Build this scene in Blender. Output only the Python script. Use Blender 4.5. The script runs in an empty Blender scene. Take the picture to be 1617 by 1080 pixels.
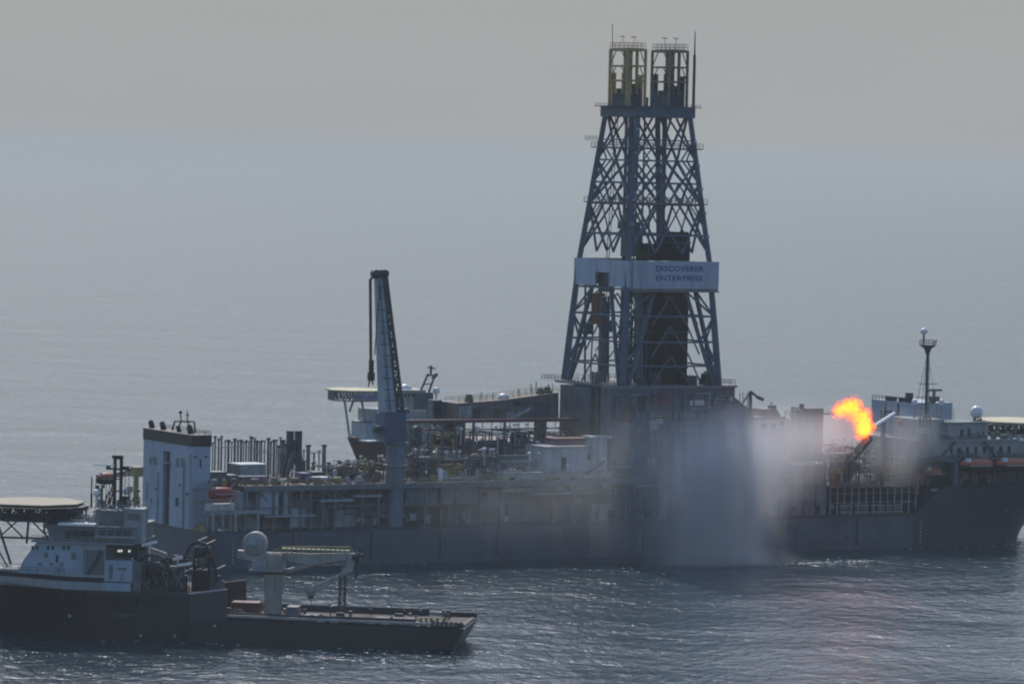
import bpy, math, random
from mathutils import Vector, Matrix
R = math.radians
sc = bpy.context.scene
COL = sc.collection

# ------------------------------------------------------------------ camera
PX_W, PX_H, PX_F = 1617.0, 1080.0, 6900.0          # photograph size and focal length in its pixels
CAM_H, EYE_Y, ROLL = 99.8, 246.0, R(1.3)           # helicopter height (m), eye level row, roll
pitch = math.atan((PX_H / 2 - EYE_Y) * math.cos(ROLL) / PX_F)
_fw = Vector((0, math.cos(pitch), -math.sin(pitch)))
_up = Vector((0, math.sin(pitch), math.cos(pitch)))
_rt = Vector((1, 0, 0))
CR = _rt * math.cos(ROLL) + _up * math.sin(ROLL)
CU = -_rt * math.sin(ROLL) + _up * math.cos(ROLL)
CC = Vector((0, 0, CAM_H))
cam = bpy.data.cameras.new('camera')
cam.sensor_width = 36.0
cam.lens = 36.0 * PX_F / PX_W
cam.clip_start, cam.clip_end = 1.0, 200000.0
camo = bpy.data.objects.new('camera', cam)
COL.objects.link(camo)
camo.matrix_world = Matrix(((CR.x, CU.x, -_fw.x, 0), (CR.y, CU.y, -_fw.y, 0), (CR.z, CU.z, -_fw.z, CAM_H), (0, 0, 0, 1)))
sc.camera = camo

# ------------------------------------------------------------------ sky, sun, exposure
SUN_EL, SUN_AZ = R(44), R(-14)                       # azimuth from +Y (straight ahead) towards +X
world = bpy.data.worlds.new('World')
sc.world = world
world.use_nodes = True
wn = world.node_tree
wn.nodes.clear()
sky = wn.nodes.new('ShaderNodeTexSky')
sky.sky_type = 'NISHITA'
sky.sun_disc = False
sky.sun_elevation, sky.sun_rotation = SUN_EL, SUN_AZ
sky.altitude = 0
sky.air_density, sky.dust_density, sky.ozone_density = 1.0, 1.5, 1.0
hsv = wn.nodes.new('ShaderNodeHueSaturation')
hsv.inputs['Saturation'].default_value = 1.38
hsv.inputs['Value'].default_value = 1.95
bg = wn.nodes.new('ShaderNodeBackground')
bg.inputs['Strength'].default_value = 0.075
wo = wn.nodes.new('ShaderNodeOutputWorld')
veil = wn.nodes.new('ShaderNodeMix')                # thin high cloud greys the clear sky
veil.data_type = 'RGBA'
veil.inputs[7].default_value = (4.62, 4.62, 4.58, 1)
wtc = wn.nodes.new('ShaderNodeTexCoord')
wsep = wn.nodes.new('ShaderNodeSeparateXYZ')
wmr = wn.nodes.new('ShaderNodeMapRange')             # the veil is thickest towards the horizon
wmr.inputs['From Min'].default_value, wmr.inputs['From Max'].default_value = 0.04, 0.35
wmr.inputs['To Min'].default_value, wmr.inputs['To Max'].default_value = 1.0, 0.12
wn.links.new(wtc.outputs['Generated'], wsep.inputs[0])
wn.links.new(wsep.outputs['Z'], wmr.inputs['Value'])
wn.links.new(wmr.outputs[0], veil.inputs[0])
wmap = wn.nodes.new('ShaderNodeMapping')             # thin streaky cloud in the veil
wmap.inputs['Scale'].default_value = (5.0, 5.0, 26.0)
wno = wn.nodes.new('ShaderNodeTexNoise')
wno.inputs['Scale'].default_value = 1.6
wno.inputs['Detail'].default_value = 4
wcr = wn.nodes.new('ShaderNodeMix')
wcr.data_type = 'RGBA'
wcr.inputs[6].default_value = (4.12, 4.16, 4.20, 1)
wcr.inputs[7].default_value = (4.68, 4.72, 4.72, 1)
wn.links.new(wtc.outputs['Generated'], wmap.inputs['Vector'])
wn.links.new(wmap.outputs[0], wno.inputs['Vector'])
wn.links.new(wno.outputs['Fac'], wcr.inputs[0])
wn.links.new(wcr.outputs[2], veil.inputs[7])
wn.links.new(sky.outputs[0], hsv.inputs['Color'])
wn.links.new(hsv.outputs[0], veil.inputs[6])
wn.links.new(veil.outputs[2], bg.inputs['Color'])
wn.links.new(bg.outputs[0], wo.inputs['Surface'])
sun = bpy.data.lights.new('sun', 'SUN')
sun.energy, sun.angle, sun.color = 2.2, R(0.5), (1.0, 0.95, 0.88)
suno = bpy.data.objects.new('sun', sun)
COL.objects.link(suno)
_sd = Vector((math.sin(SUN_AZ) * math.cos(SUN_EL), math.cos(SUN_AZ) * math.cos(SUN_EL), math.sin(SUN_EL)))
suno.rotation_euler = _sd.to_track_quat('Z', 'Y').to_euler()
sc.view_settings.view_transform = 'Standard'
sc.view_settings.look = 'None'
sc.view_settings.exposure = 0.22
sc.view_settings.gamma = 1.0
sc.cycles.filter_width = 2.1                         # the long lens is soft
sc.cycles.volume_max_steps = 512
sc.cycles.volume_bounces = 2
sc.cycles.sample_clamp_direct = 6.0
sc.cycles.sample_clamp_indirect = 3.0

# ------------------------------------------------------------------ helpers
def sset(bsdf, **kw):
    for k, v in kw.items():
        k = k.replace('_', ' ')
        if k in bsdf.inputs: bsdf.inputs[k].default_value = v

MATS = {}
def mat(name, col, rough=0.55, metal=0.0, vary=0.3, streak=0.0, scale=0.35, stain=(0.10, 0.06, 0.045), plates=0.0):
    """weathered marine paint: broad mottling, fine grime and, where asked, rust running down"""
    if name in MATS: return MATS[name]
    m = bpy.data.materials.new(name)
    m.use_nodes = True
    t = m.node_tree
    b = t.nodes['Principled BSDF']
    sset(b, Roughness=rough, Metallic=metal)
    tc = t.nodes.new('ShaderNodeTexCoord')
    n1 = t.nodes.new('ShaderNodeTexNoise')
    n1.inputs['Scale'].default_value = scale
    n1.inputs['Detail'].default_value = 6
    t.links.new(tc.outputs['Object'], n1.inputs['Vector'])
    r1 = t.nodes.new('ShaderNodeValToRGB')
    r1.color_ramp.elements[0].position, r1.color_ramp.elements[1].position = 0.3, 0.7
    lo, hi = 1 - vary, 1 + vary * 0.6
    r1.color_ramp.elements[0].color = (col[0] * lo, col[1] * lo, col[2] * lo, 1)
    r1.color_ramp.elements[1].color = (min(col[0] * hi, .9), min(col[1] * hi, .9), min(col[2] * hi, .9), 1)
    t.links.new(n1.outputs['Fac'], r1.inputs['Fac'])
    out = r1.outputs['Color']
    if streak > 0:
        mp = t.nodes.new('ShaderNodeMapping')
        mp.inputs['Scale'].default_value = (0.9, 0.9, 0.07)
        t.links.new(tc.outputs['Object'], mp.inputs['Vector'])
        n2 = t.nodes.new('ShaderNodeTexNoise')
        n2.inputs['Scale'].default_value = 0.8
        n2.inputs['Detail'].default_value = 4
        t.links.new(mp.outputs[0], n2.inputs['Vector'])
        r2 = t.nodes.new('ShaderNodeValToRGB')
        r2.color_ramp.elements[0].position, r2.color_ramp.elements[1].position = 0.5, 0.72
        r2.color_ramp.elements[0].color = (0, 0, 0, 1)
        r2.color_ramp.elements[1].color = (streak, streak, streak, 1)
        t.links.new(n2.outputs['Fac'], r2.inputs['Fac'])
        mx = t.nodes.new('ShaderNodeMix')
        mx.data_type = 'RGBA'
        t.links.new(r2.outputs['Color'], mx.inputs[0])
        t.links.new(out, mx.inputs[6])
        mx.inputs[7].default_value = (*stain, 1)
        out = mx.outputs[2]
    if plates:
        # welded plating: faint seams and slightly different tones plate by plate
        mp = t.nodes.new('ShaderNodeMapping')
        mp.inputs['Rotation'].default_value = (R(90), 0, 0)
        t.links.new(tc.outputs['Object'], mp.inputs['Vector'])
        br = t.nodes.new('ShaderNodeTexBrick')
        br.inputs['Scale'].default_value = 1.0
        br.inputs['Brick Width'].default_value, br.inputs['Row Height'].default_value = 9.0, 2.3
        br.inputs['Mortar Size'].default_value = 0.05
        br.inputs['Color1'].default_value = (1, 1, 1, 1)
        br.inputs['Color2'].default_value = (1 - plates,) * 3 + (1,)
        br.inputs['Mortar'].default_value = (1 - 1.6 * plates,) * 3 + (1,)
        t.links.new(mp.outputs[0], br.inputs['Vector'])
        mu = t.nodes.new('ShaderNodeMix'); mu.data_type = 'RGBA'; mu.blend_type = 'MULTIPLY'
        mu.inputs[0].default_value = 1.0
        t.links.new(out, mu.inputs[6]); t.links.new(br.outputs['Color'], mu.inputs[7])
        out = mu.outputs[2]
    t.links.new(out, b.inputs['Base Color'])
    MATS[name] = m
    return m

M = dict(
    hull=mat('slate_hull_paint', (0.066, 0.102, 0.142), 0.5, streak=0.65, vary=0.3, scale=0.12, plates=.18),
    bow=mat('navy_bow_paint', (0.024, 0.033, 0.066), 0.45, streak=0.3, vary=0.25, scale=0.12, plates=.16),
    navy=mat('black_navy_paint', (0.010, 0.013, 0.022), 0.4, streak=0.25, vary=0.3, scale=0.15, stain=(0.05, 0.04, 0.04)),
    white=mat('white_paint', (0.48, 0.49, 0.50), 0.5, streak=0.5, vary=0.18, stain=(0.25, 0.2, 0.16)),
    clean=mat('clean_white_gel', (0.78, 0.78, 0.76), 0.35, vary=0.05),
    pale=mat('pale_grey_paint', (0.30, 0.33, 0.35), 0.55, streak=0.4, vary=0.2),
    stern=mat('pale_blue_grey_paint', (0.33, 0.41, 0.49), 0.55, streak=0.55, vary=0.12, stain=(0.2, 0.2, 0.22)),
    grey=mat('mid_grey_paint', (0.15, 0.165, 0.18), 0.6, streak=0.4, vary=0.3),
    steel=mat('blue_grey_steel', (0.078, 0.115, 0.15), 0.55, streak=0.6, vary=0.35, plates=.14),
    dsteel=mat('dark_steel', (0.032, 0.038, 0.056), 0.6, vary=0.35),
    derrick=mat('derrick_blue_steel', (0.058, 0.095, 0.150), 0.55, vary=0.3),
    blue=mat('crane_blue_paint', (0.055, 0.085, 0.17), 0.45, vary=0.25),
    lblue=mat('faded_blue_paint', (0.30, 0.39, 0.45), 0.5, streak=0.3, vary=0.2),
    teal=mat('teal_paint', (0.04, 0.12, 0.13), 0.5, vary=0.3),
    maroon=mat('maroon_paint', (0.12, 0.05, 0.055), 0.6, streak=0.3, vary=0.35),
    brown=mat('rust_brown_paint', (0.17, 0.14, 0.135), 0.75, streak=0.35, vary=0.35),
    yellow=mat('faded_yellow_paint', (0.30, 0.24, 0.09), 0.55, streak=0.3, vary=0.3),
    orange=mat('lifeboat_orange', (0.46, 0.13, 0.06), 0.4, vary=0.15),
    red=mat('lifeboat_red', (0.34, 0.04, 0.04), 0.4, vary=0.2),
    tan=mat('sandy_deck_coating', (0.40, 0.345, 0.26), 0.8, vary=0.2),
    cream=mat('cream_deck_coating', (0.62, 0.57, 0.36), 0.8, vary=0.15),
    crane=mat('sandy_crane_paint', (0.33, 0.31, 0.28), 0.55, streak=0.45, vary=0.2),
    deck=mat('worn_deck_paint', (0.10, 0.085, 0.075), 0.8, vary=0.45, scale=0.6),
    black=mat('soot_black', (0.012, 0.013, 0.02), 0.6, vary=0.3),
    glass=mat('dark_window_glass', (0.015, 0.02, 0.03), 0.12, vary=0.1),
    text=mat('sign_blue', (0.03, 0.06, 0.20), 0.5, vary=0.1),
    purple=mat('sign_purple', (0.10, 0.07, 0.25), 0.5, vary=0.1),
)

class Frame:
    """a vessel's own axes: u along the waterline to the right, v away from us, w up; origin on the near waterline"""
    def __init__(s, O, deg):
        s.th = R(deg)
        s.e = Vector((math.cos(s.th), math.sin(s.th), 0))
        s.n = Vector((-math.sin(s.th), math.cos(s.th), 0))
        s.O = Vector(O)
    def W(s, p): return s.O + s.e * p[0] + s.n * p[1] + Vector((0, 0, p[2]))
    def P(s, x, y, v):
        """the point of the vessel's plane v that the photograph shows at pixel x, y -> (u, v, w)"""
        d = _fw * PX_F + CR * (x - PX_W / 2) - CU * (y - PX_H / 2)
        t = (s.O + s.n * v - CC).dot(s.n) / d.dot(s.n)
        q = CC + d * t
        return Vector(((q - s.O).dot(s.e), v, q.z))
    def Q(s, x, y, u):
        d = _fw * PX_F + CR * (x - PX_W / 2) - CU * (y - PX_H / 2)
        t = (s.O + s.e * u - CC).dot(s.e) / d.dot(s.e)
        q = CC + d * t
        return Vector((u, (q - s.O).dot(s.n), q.z))
    def u(s, x, y, v): return s.P(x, y, v).x
    def w(s, x, y, v): return s.P(x, y, v).z
    def rng(s, x0, x1, yt, yb, v):
        """u0, u1, w0, w1 of a rectangle on plane v"""
        xm = (x0 + x1) / 2
        ym = (yt + yb) / 2
        return s.u(x0, ym, v), s.u(x1, ym, v), s.w(xm, yb, v), s.w(xm, yt, v)

class MB:
    """collects shapes in a vessel's axes and links them as one mesh"""
    def __init__(s): s.v, s.f, s.sm = [], [], []
    def add(s, vs, fs, smooth=False):
        k = len(s.v)
        s.v += [tuple(p) for p in vs]
        s.f += [tuple(i + k for i in f) for f in fs]
        s.sm += [smooth] * len(fs)
        return s
    def box(s, u0, u1, v0, v1, w0, w1):
        vs = [(u, v, w) for w in (w0, w1) for v in (v0, v1) for u in (u0, u1)]
        return s.add(vs, [(0, 2, 3, 1), (4, 5, 7, 6), (0, 1, 5, 4), (2, 6, 7, 3), (0, 4, 6, 2), (1, 3, 7, 5)])
    def hexa(s, bot, top):
        return s.add(list(bot) + list(top), [(3, 2, 1, 0), (4, 5, 6, 7), (0, 1, 5, 4), (1, 2, 6, 5), (2, 3, 7, 6), (3, 0, 4, 7)])
    def bar(s, p, q, a, b=None):
        """square bar between two points"""
        b = a if b is None else b
        p, q = Vector(p), Vector(q)
        d = (q - p)
        if d.length < 1e-6: return s
        d.normalize()
        x = d.cross(Vector((0, 0, 1)))
        if x.length < 1e-3: x = Vector((1, 0, 0))
        x.normalize()
        y = d.cross(x)
        ring = lambda c, r: [c + (x * i + y * j) * r / 2 for i, j in ((-1, -1), (1, -1), (1, 1), (-1, 1))]
        return s.add(ring(p, a) + ring(q, b), [(3, 2, 1, 0), (4, 5, 6, 7), (0, 1, 5, 4), (1, 2, 6, 5), (2, 3, 7, 6), (3, 0, 4, 7)])
    def tube(s, p, q, r, r2=None, n=8, cap=True):
        r2 = r if r2 is None else r2
        p, q = Vector(p), Vector(q)
        d = (q - p)
        if d.length < 1e-6: return s
        d.normalize()
        x = d.cross(Vector((0, 0, 1)))
        if x.length < 1e-3: x = Vector((1, 0, 0))
        x.normalize()
        y = d.cross(x)
        ring = lambda c, rr: [c + (x * math.cos(2 * math.pi * i / n) + y * math.sin(2 * math.pi * i / n)) * rr for i in range(n)]
        s.add(ring(p, r) + ring(q, r2), [(i, (i + 1) % n, n + (i + 1) % n, n + i) for i in range(n)], True)
        if cap: s.add(ring(p, r) + ring(q, r2), [tuple(range(n - 1, -1, -1)), tuple(range(n, 2 * n))])
        return s
    def path(s, pts, r, n=6):
        for a, b in zip(pts, pts[1:]): s.tube(a, b, r, n=n)
        return s
    def lathe(s, c, prof, n=16, axis='w'):
        """profile of (radius, height) turned round an axis through c"""
        c = Vector(c)
        vs, fs = [], []
        for r, h in prof:
            for i in range(n):
                a = 2 * math.pi * i / n
                o = (r * math.cos(a), r * math.sin(a), h)
                if axis == 'u': o = (h, o[0], o[1])
                if axis == 'v': o = (o[1], h, o[0])
                vs.append(c + Vector(o))
        for k in range(len(prof) - 1):
            for i in range(n):
                j = (i + 1) % n
                fs.append((k * n + i, k * n + j, (k + 1) * n + j, (k + 1) * n + i))
        s.add(vs, fs, True)
        return s.add(vs, [tuple(range(n - 1, -1, -1)), tuple(range((len(prof) - 1) * n, len(prof) * n))])
    def ball(s, c, r, n=14, squash=1.0):
        k = 8
        return s.lathe(c, [(max(r * math.sin(math.pi * i / k), 0.01), -r * squash * math.cos(math.pi * i / k)) for i in range(k + 1)], n)
    def capsule(s, c, r, L, axis='u', n=12):
        h = L / 2
        pr = [(0.02, -h), (r * .6, -h + r * .12), (r * .9, -h + r * .35), (r, -h + r * .7), (r, h - r * .7), (r * .9, h - r * .35), (r * .6, h - r * .12), (0.02, h)]
        return s.lathe(c, pr, n, axis)
    def prism(s, poly, v0, v1):
        """polygon of (u, w) pushed from v0 to v1"""
        n = len(poly)
        vs = [(u, v0, w) for u, w in poly] + [(u, v1, w) for u, w in poly]
        return s.add(vs, [tuple(range(n)), tuple(range(2 * n - 1, n - 1, -1))] + [(i, n + i, n + (i + 1) % n, (i + 1) % n) for i in range(n)])
    def plan(s, poly, w0, w1):
        """polygon of (u, v) pushed from w0 to w1"""
        n = len(poly)
        vs = [(u, v, w0) for u, v in poly] + [(u, v, w1) for u, v in poly]
        return s.add(vs, [tuple(range(n - 1, -1, -1)), tuple(range(n, 2 * n))] + [(i, (i + 1) % n, n + (i + 1) % n, n + i) for i in range(n)])
    def rail(s, pts, h=1.1, step=2.0, r=0.07, rows=2):
        for a, b in zip(pts, pts[1:]):
            a, b = Vector(a), Vector(b)
            L = (b - a).length
            k = max(1, int(L / step))
            for i in range(k + 1):
                p = a.lerp(b, i / k)
                s.bar(p, p + Vector((0, 0, h)), r)
            for j in range(1, rows + 1):
                o = Vector((0, 0, h * j / rows))
                s.bar(a + o, b + o, r)
        return s
    def lattice(s, a0, a1, b0, b1, n, r, rb=None):
        """two chords a0-a1, b0-b1 with zigzag lacing"""
        rb = rb or r * 0.6
        a0, a1, b0, b1 = map(Vector, (a0, a1, b0, b1))
        s.bar(a0, a1, r); s.bar(b0, b1, r)
        for i in range(n):
            p, q = a0.lerp(a1, i / n), a0.lerp(a1, (i + 1) / n)
            p2, q2 = b0.lerp(b1, i / n), b0.lerp(b1, (i + 1) / n)
            s.bar(p, q2 if i % 2 == 0 else p2, rb) if i % 2 == 0 else s.bar(p2, q, rb)
            s.bar(q, q2, rb)
        return s
    def truss(s, p, q, wa, wb, n, r, rb=None):
        """four-chord lattice boom from p to q, wa wide at p and wb wide at q"""
        p, q = Vector(p), Vector(q)
        d = (q - p).normalized()
        x = d.cross(Vector((0, 0, 1)))
        if x.length < 1e-3: x = Vector((1, 0, 0))
        x.normalize(); y = d.cross(x)
        A = [p + (x * i + y * j) * wa / 2 for i, j in ((-1, -1), (1, -1), (1, 1), (-1, 1))]
        B = [q + (x * i + y * j) * wb / 2 for i, j in ((-1, -1), (1, -1), (1, 1), (-1, 1))]
        for k in range(4):
            s.lattice(A[k], B[k], A[(k + 1) % 4], B[(k + 1) % 4], n, r, rb)
        return s

def mesh_obj(name, mb, m, origin=(0, 0, 0)):
    o = Vector(origin)
    me = bpy.data.meshes.new(name)
    me.from_pydata([tuple(Vector(p) - o) for p in mb.v], [], mb.f)
    me.polygons.foreach_set('use_smooth', mb.sm)
    me.materials.append(m)
    me.update()
    return bpy.data.objects.new(name, me)

ORIG = {}
def thing(name, label, cat, fr, at=(0, 0, 0), group=None):
    o = bpy.data.objects.new(name, None)
    COL.objects.link(o)
    o.empty_display_size = 1
    o.location = fr.W(at)
    o.rotation_euler = (0, 0, fr.th)
    o['label'], o['category'] = label, cat
    if group: o['group'] = group
    ORIG[o.name] = Vector(at)
    return o
def part(name, mb, m, parent, label=None):
    """a part of a thing, or a sub-part of a part: all share the thing's origin"""
    org = ORIG[parent.name]
    o = mesh_obj(name, mb, m, org)
    COL.objects.link(o)
    o.parent = parent
    ORIG[o.name] = org
    if label: o['label'] = label
    return o
def solo(name, mb, m, label, cat, fr, at, group=None):
    """a thing that is one mesh"""
    o = mesh_obj(name, mb, m, at)
    COL.objects.link(o)
    o.location = fr.W(at)
    o.rotation_euler = (0, 0, fr.th)
    o['label'], o['category'] = label, cat
    if group: o['group'] = group
    ORIG[o.name] = Vector(at)
    return o
def copy_tree(o, fr, at, label):
    def rec(x, par):
        c = x.copy(); COL.objects.link(c); c.parent = par
        for ch in x.children: rec(ch, c)
        return c
    c = rec(o, None)
    c.location = fr.W(at)
    c['label'] = label
    return c
def text_part(txt, size, at, fr, m, parent, name='lettering', width=None, spacing=1.0):
    cu = bpy.data.curves.new(name, 'FONT')
    cu.body = txt
    cu.size = size
    cu.extrude = 0.02
    cu.offset = size * 0.02
    cu.align_x = 'CENTER'
    cu.align_y = 'CENTER'
    cu.space_character = spacing
    tmp = bpy.data.objects.new(name, cu)
    me = bpy.data.meshes.new_from_object(tmp)
    bpy.data.objects.remove(tmp)
    xs = [v.co.x for v in me.vertices]
    k = width / (max(xs) - min(xs)) if width else 1.0
    org = ORIG[parent.name]
    for v in me.vertices:
        x, y, z = v.co
        v.co = Vector((x * k, -z, y)) + Vector(at) - org
    me.materials.clear()
    me.materials.append(m)
    me.name = name
    o = bpy.data.objects.new(name, me)
    COL.objects.link(o)
    o.parent = parent
    ORIG[o.name] = org
    return o

def wrap(o, target):
    """lay lettering on the skin of a hull"""
    from mathutils.bvhtree import BVHTree
    me = target.data
    bvh = BVHTree.FromPolygons([v.co for v in me.vertices], [p.vertices for p in me.polygons])
    k = ORIG[o.name] - ORIG[target.name]
    for v in o.data.vertices:
        hit = bvh.ray_cast(v.co + k + Vector((0, -60, 0)), Vector((0, 1, 0)))
        if hit[0]: v.co.y = hit[0].y - k.y - .06
def clutter_wall(fr, parent, u0, u1, w0, w1, v, seed, n=1.0, cols=('grey', 'pale', 'dsteel', 'steel', 'brown')):
    """pipe runs, trays, ladders, lockers and small platforms fixed along a near-facing wall"""
    r = random.Random(seed)
    L, H = u1 - u0, w1 - w0
    for k in range(int(L / 7 * n) + 1):
        mb = MB()
        p = Vector((r.uniform(u0, u1), v - r.uniform(.3, .9), r.uniform(w0, w1)))
        pts = [p]
        for q in range(r.randint(3, 6)):
            c = pts[-1].copy()
            if q % 2: c.z = min(max(c.z + r.uniform(-H * .6, H * .6), w0), w1)
            else: c.x = min(max(c.x + r.uniform(-8, 8), u0), u1)
            if (c - pts[-1]).length > .4: pts.append(c)
        mb.path(pts, r.choice((.13, .18, .26)), 6)
        part('pipe_run', mb, M[r.choice(cols)], parent)
    for k in range(int(L / 5 * n) + 1):
        u, w = r.uniform(u0, u1 - 2), r.uniform(w0, w1 - 1.6)
        part('wall_box', MB().box(u, u + r.uniform(.7, 2.6), v - r.uniform(.3, 1.1), v - .01, w, w + r.uniform(.8, 2.4)), M[r.choice(cols)], parent)
    for k in range(int(L / 16 * n) + 1):
        u, w = r.uniform(u0 + 1, u1 - 7), w0 + H * r.choice((.3, .5, .7))
        l_ = r.uniform(4, 9)
        l_ = min(l_, u1 - u)
        part('wall_platform', MB().box(u, u + l_, v - 1.3, v - .02, w - .12, w).rail([(u, v - 1.25, w), (u + l_, v - 1.25, w)], 1.1, 1.3, .08), M[r.choice(('pale', 'yellow', 'grey'))], parent)
        lad = MB()
        for d in (0, .5): lad.bar((u + d, v - .9, w0), (u + d, v - .9, w + 1), .1)
        ww = w0
        while ww < w: lad.bar((u, v - .9, ww), (u + .5, v - .9, ww), .08); ww += .45
        part('wall_ladder', lad, M['pale'], parent)
    for k in range(int(L / 9 * n) + 1):
        u = r.uniform(u0, u1 - 1)
        part('wall_door', MB().box(u, u + 1.0, v - .06, v - .005, w0 + .2, w0 + 2.3), M[r.choice(('dsteel', 'black', 'pale'))], parent)
def foam_patch(mb, r, x, y, L, Wd):
    n = r.randint(6, 9)
    mb.add([(x + L * math.cos(2 * math.pi * i / n) * r.uniform(.5, 1), y + Wd * math.sin(2 * math.pi * i / n) * r.uniform(.4, 1), .05 + .12 * r.random()) for i in range(n)], [tuple(range(n))])
def water_point(x, y):
    d = _fw * PX_F + CR * (x - PX_W / 2) - CU * (y - PX_H / 2)
    return CC + d * (-CAM_H / d.z)
def frame_at(line_px, deg, zero_px):
    f = Frame(water_point(*line_px), deg)
    f.O = f.O + f.e * f.P(zero_px[0], zero_px[1], 0).x
    return f
S = frame_at((620, 890), 30, (330, 900))        # the drillship, bow to the right
N = frame_at((640, 1027), -7, (0, 1006))        # the near support vessel, stern to the right
G = Frame((-48.0, 1296.0, 0), 20)               # the red hulled ship beyond, bow to the left

def lerp(a, b, t): return a + (b - a) * t
def interp(tab, x):
    for (a, ya), (b, yb) in zip(tab, tab[1:]):
        if x <= b: return lerp(ya, yb, max(0, (x - a) / (b - a)))
    return tab[-1][1]

def hull_mesh(stations, vc, nlev=7):
    """stations: (u, half breadth at keel, at waterline, at deck, keel w, deck w, u shift of the deck edge)"""
    mb = MB()
    rows = []
    for (u, hk, hw, hd, wk, wd, du) in stations:
        pts = []
        for i in range(nlev):
            t = i / (nlev - 1)
            w = lerp(wk, wd, t)
            if w <= 0:
                k = 0 if wk == 0 else (w - wk) / (-wk)
                h = lerp(hk, hw, math.sqrt(max(k, 0)))
                x = u
            else:
                k = w / wd
                h = lerp(hw, hd, k ** 1.3)
                x = u + du * k
            pts.append((x, h, w))
        rows.append([(x, vc - h, w) for x, h, w in pts] + [(x, vc + h, w) for x, h, w in reversed(pts)])
    m = 2 * nlev
    vs = [p for r in rows for p in r]
    fs = []
    for k in range(len(rows) - 1):
        for i in range(m):
            j = (i + 1) % m
            if i not in (nlev - 1, m - 1): fs.append((k * m + i, k * m + j, (k + 1) * m + j, (k + 1) * m + i))
    mb.add(vs, fs, True)
    mb.add(vs, [(k * m + i, k * m + (i + 1) % m, (k + 1) * m + (i + 1) % m, (k + 1) * m + i) for k in range(len(rows) - 1) for i in (nlev - 1, m - 1)])
    mb.add(vs, [tuple(range(m)), tuple(range(len(rows) * m - 1, (len(rows) - 1) * m - 1, -1))])
    return mb
rnd = random.Random(7)

# ------------------------------------------------------------------ sea
def sea_material():
    m = bpy.data.materials.new('sea_water')
    m.use_nodes = True
    t = m.node_tree
    b = t.nodes['Principled BSDF']
    sset(b, Roughness=0.16, IOR=1.333)
    geo = t.nodes.new('ShaderNodeNewGeometry')
    def noise(sx, sy, rot, detail, rough=0.55, dist=0.0):
        mp = t.nodes.new('ShaderNodeMapping')
        mp.inputs['Rotation'].default_value = (0, 0, R(rot))
        mp.inputs['Scale'].default_value = (sx, sy, 1)
        t.links.new(geo.outputs['Position'], mp.inputs['Vector'])
        n = t.nodes.new('ShaderNodeTexNoise')
        n.inputs['Scale'].default_value = 1.0
        n.inputs['Detail'].default_value = detail
        n.inputs['Roughness'].default_value = rough
        n.inputs['Distortion'].default_value = dist
        t.links.new(mp.outputs[0], n.inputs['Vector'])
        return n.outputs['Fac']
    def math_(op, a, b_):
        n = t.nodes.new('ShaderNodeMath'); n.operation = op
        for i, x in enumerate((a, b_)):
            if isinstance(x, (int, float)): n.inputs[i].default_value = x
            else: t.links.new(x, n.inputs[i])
        return n.outputs[0]
    swell = noise(1 / 30, 1 / 34, 12, 4, 0.6)
    roll = noise(1 / 260, 1 / 90, -6, 2)
    chop = noise(1 / 3.6, 1 / 6.2, -14, 4, 0.58, 0.3)
    rip = noise(1 / 1.3, 1 / 2.3, 16, 3, 0.6)
    h = math_('ADD', math_('ADD', math_('ADD', math_('MULTIPLY', swell, 3.2), math_('MULTIPLY', roll, 5.0)), math_('MULTIPLY', chop, 1.1)), math_('MULTIPLY', rip, 0.34))
    bump = t.nodes.new('ShaderNodeBump')
    bump.inputs['Strength'].default_value = 1.0
    bump.inputs['Distance'].default_value = 1.0
    t.links.new(h, bump.inputs['Height'])
    t.links.new(bump.outputs[0], b.inputs['Normal'])
    # scattered breaking crests
    foam = noise(1 / 7, 1 / 3.0, 5, 4, 0.7)
    patch = noise(1 / 60, 1 / 40, 30, 2)
    fr = t.nodes.new('ShaderNodeMapRange')
    fr.inputs['From Min'].default_value, fr.inputs['From Max'].default_value = 0.955, 1.0
    t.links.new(math_('ADD', math_('MULTIPLY', foam, 0.75), math_('MULTIPLY', patch, 0.62)), fr.inputs['Value'])
    tint = noise(1 / 420, 1 / 160, 8, 3)
    cr = t.nodes.new('ShaderNodeValToRGB')
    cr.color_ramp.elements[0].position, cr.color_ramp.elements[1].position = 0.35, 0.7
    cr.color_ramp.elements[0].color = (0.008, 0.032, 0.046, 1)
    cr.color_ramp.elements[1].color = (0.014, 0.046, 0.062, 1)
    t.links.new(tint, cr.inputs['Fac'])
    mx = t.nodes.new('ShaderNodeMix'); mx.data_type = 'RGBA'
    t.links.new(fr.outputs[0], mx.inputs[0])
    t.links.new(cr.outputs[0], mx.inputs[6])
    mx.inputs[7].default_value = (0.6, 0.63, 0.65, 1)
    t.links.new(mx.outputs[2], b.inputs['Base Color'])
    rr = t.nodes.new('ShaderNodeMapRange')
    rr.inputs['To Min'].default_value, rr.inputs['To Max'].default_value = 0.16, 0.8
    t.links.new(fr.outputs[0], rr.inputs['Value'])
    t.links.new(rr.outputs[0], b.inputs['Roughness'])
    return m
WORLD = Frame((0, 0, 0), 0)
mb = MB()
E_ = 60000.0
mb.add([(-E_, -2000, 0), (E_, -2000, 0), (E_, E_, 0), (-E_, E_, 0)], [(0, 1, 2, 3)])
sea = mesh_obj('sea', mb, sea_material())
COL.objects.link(sea)
sea['kind'] = 'structure'


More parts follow.
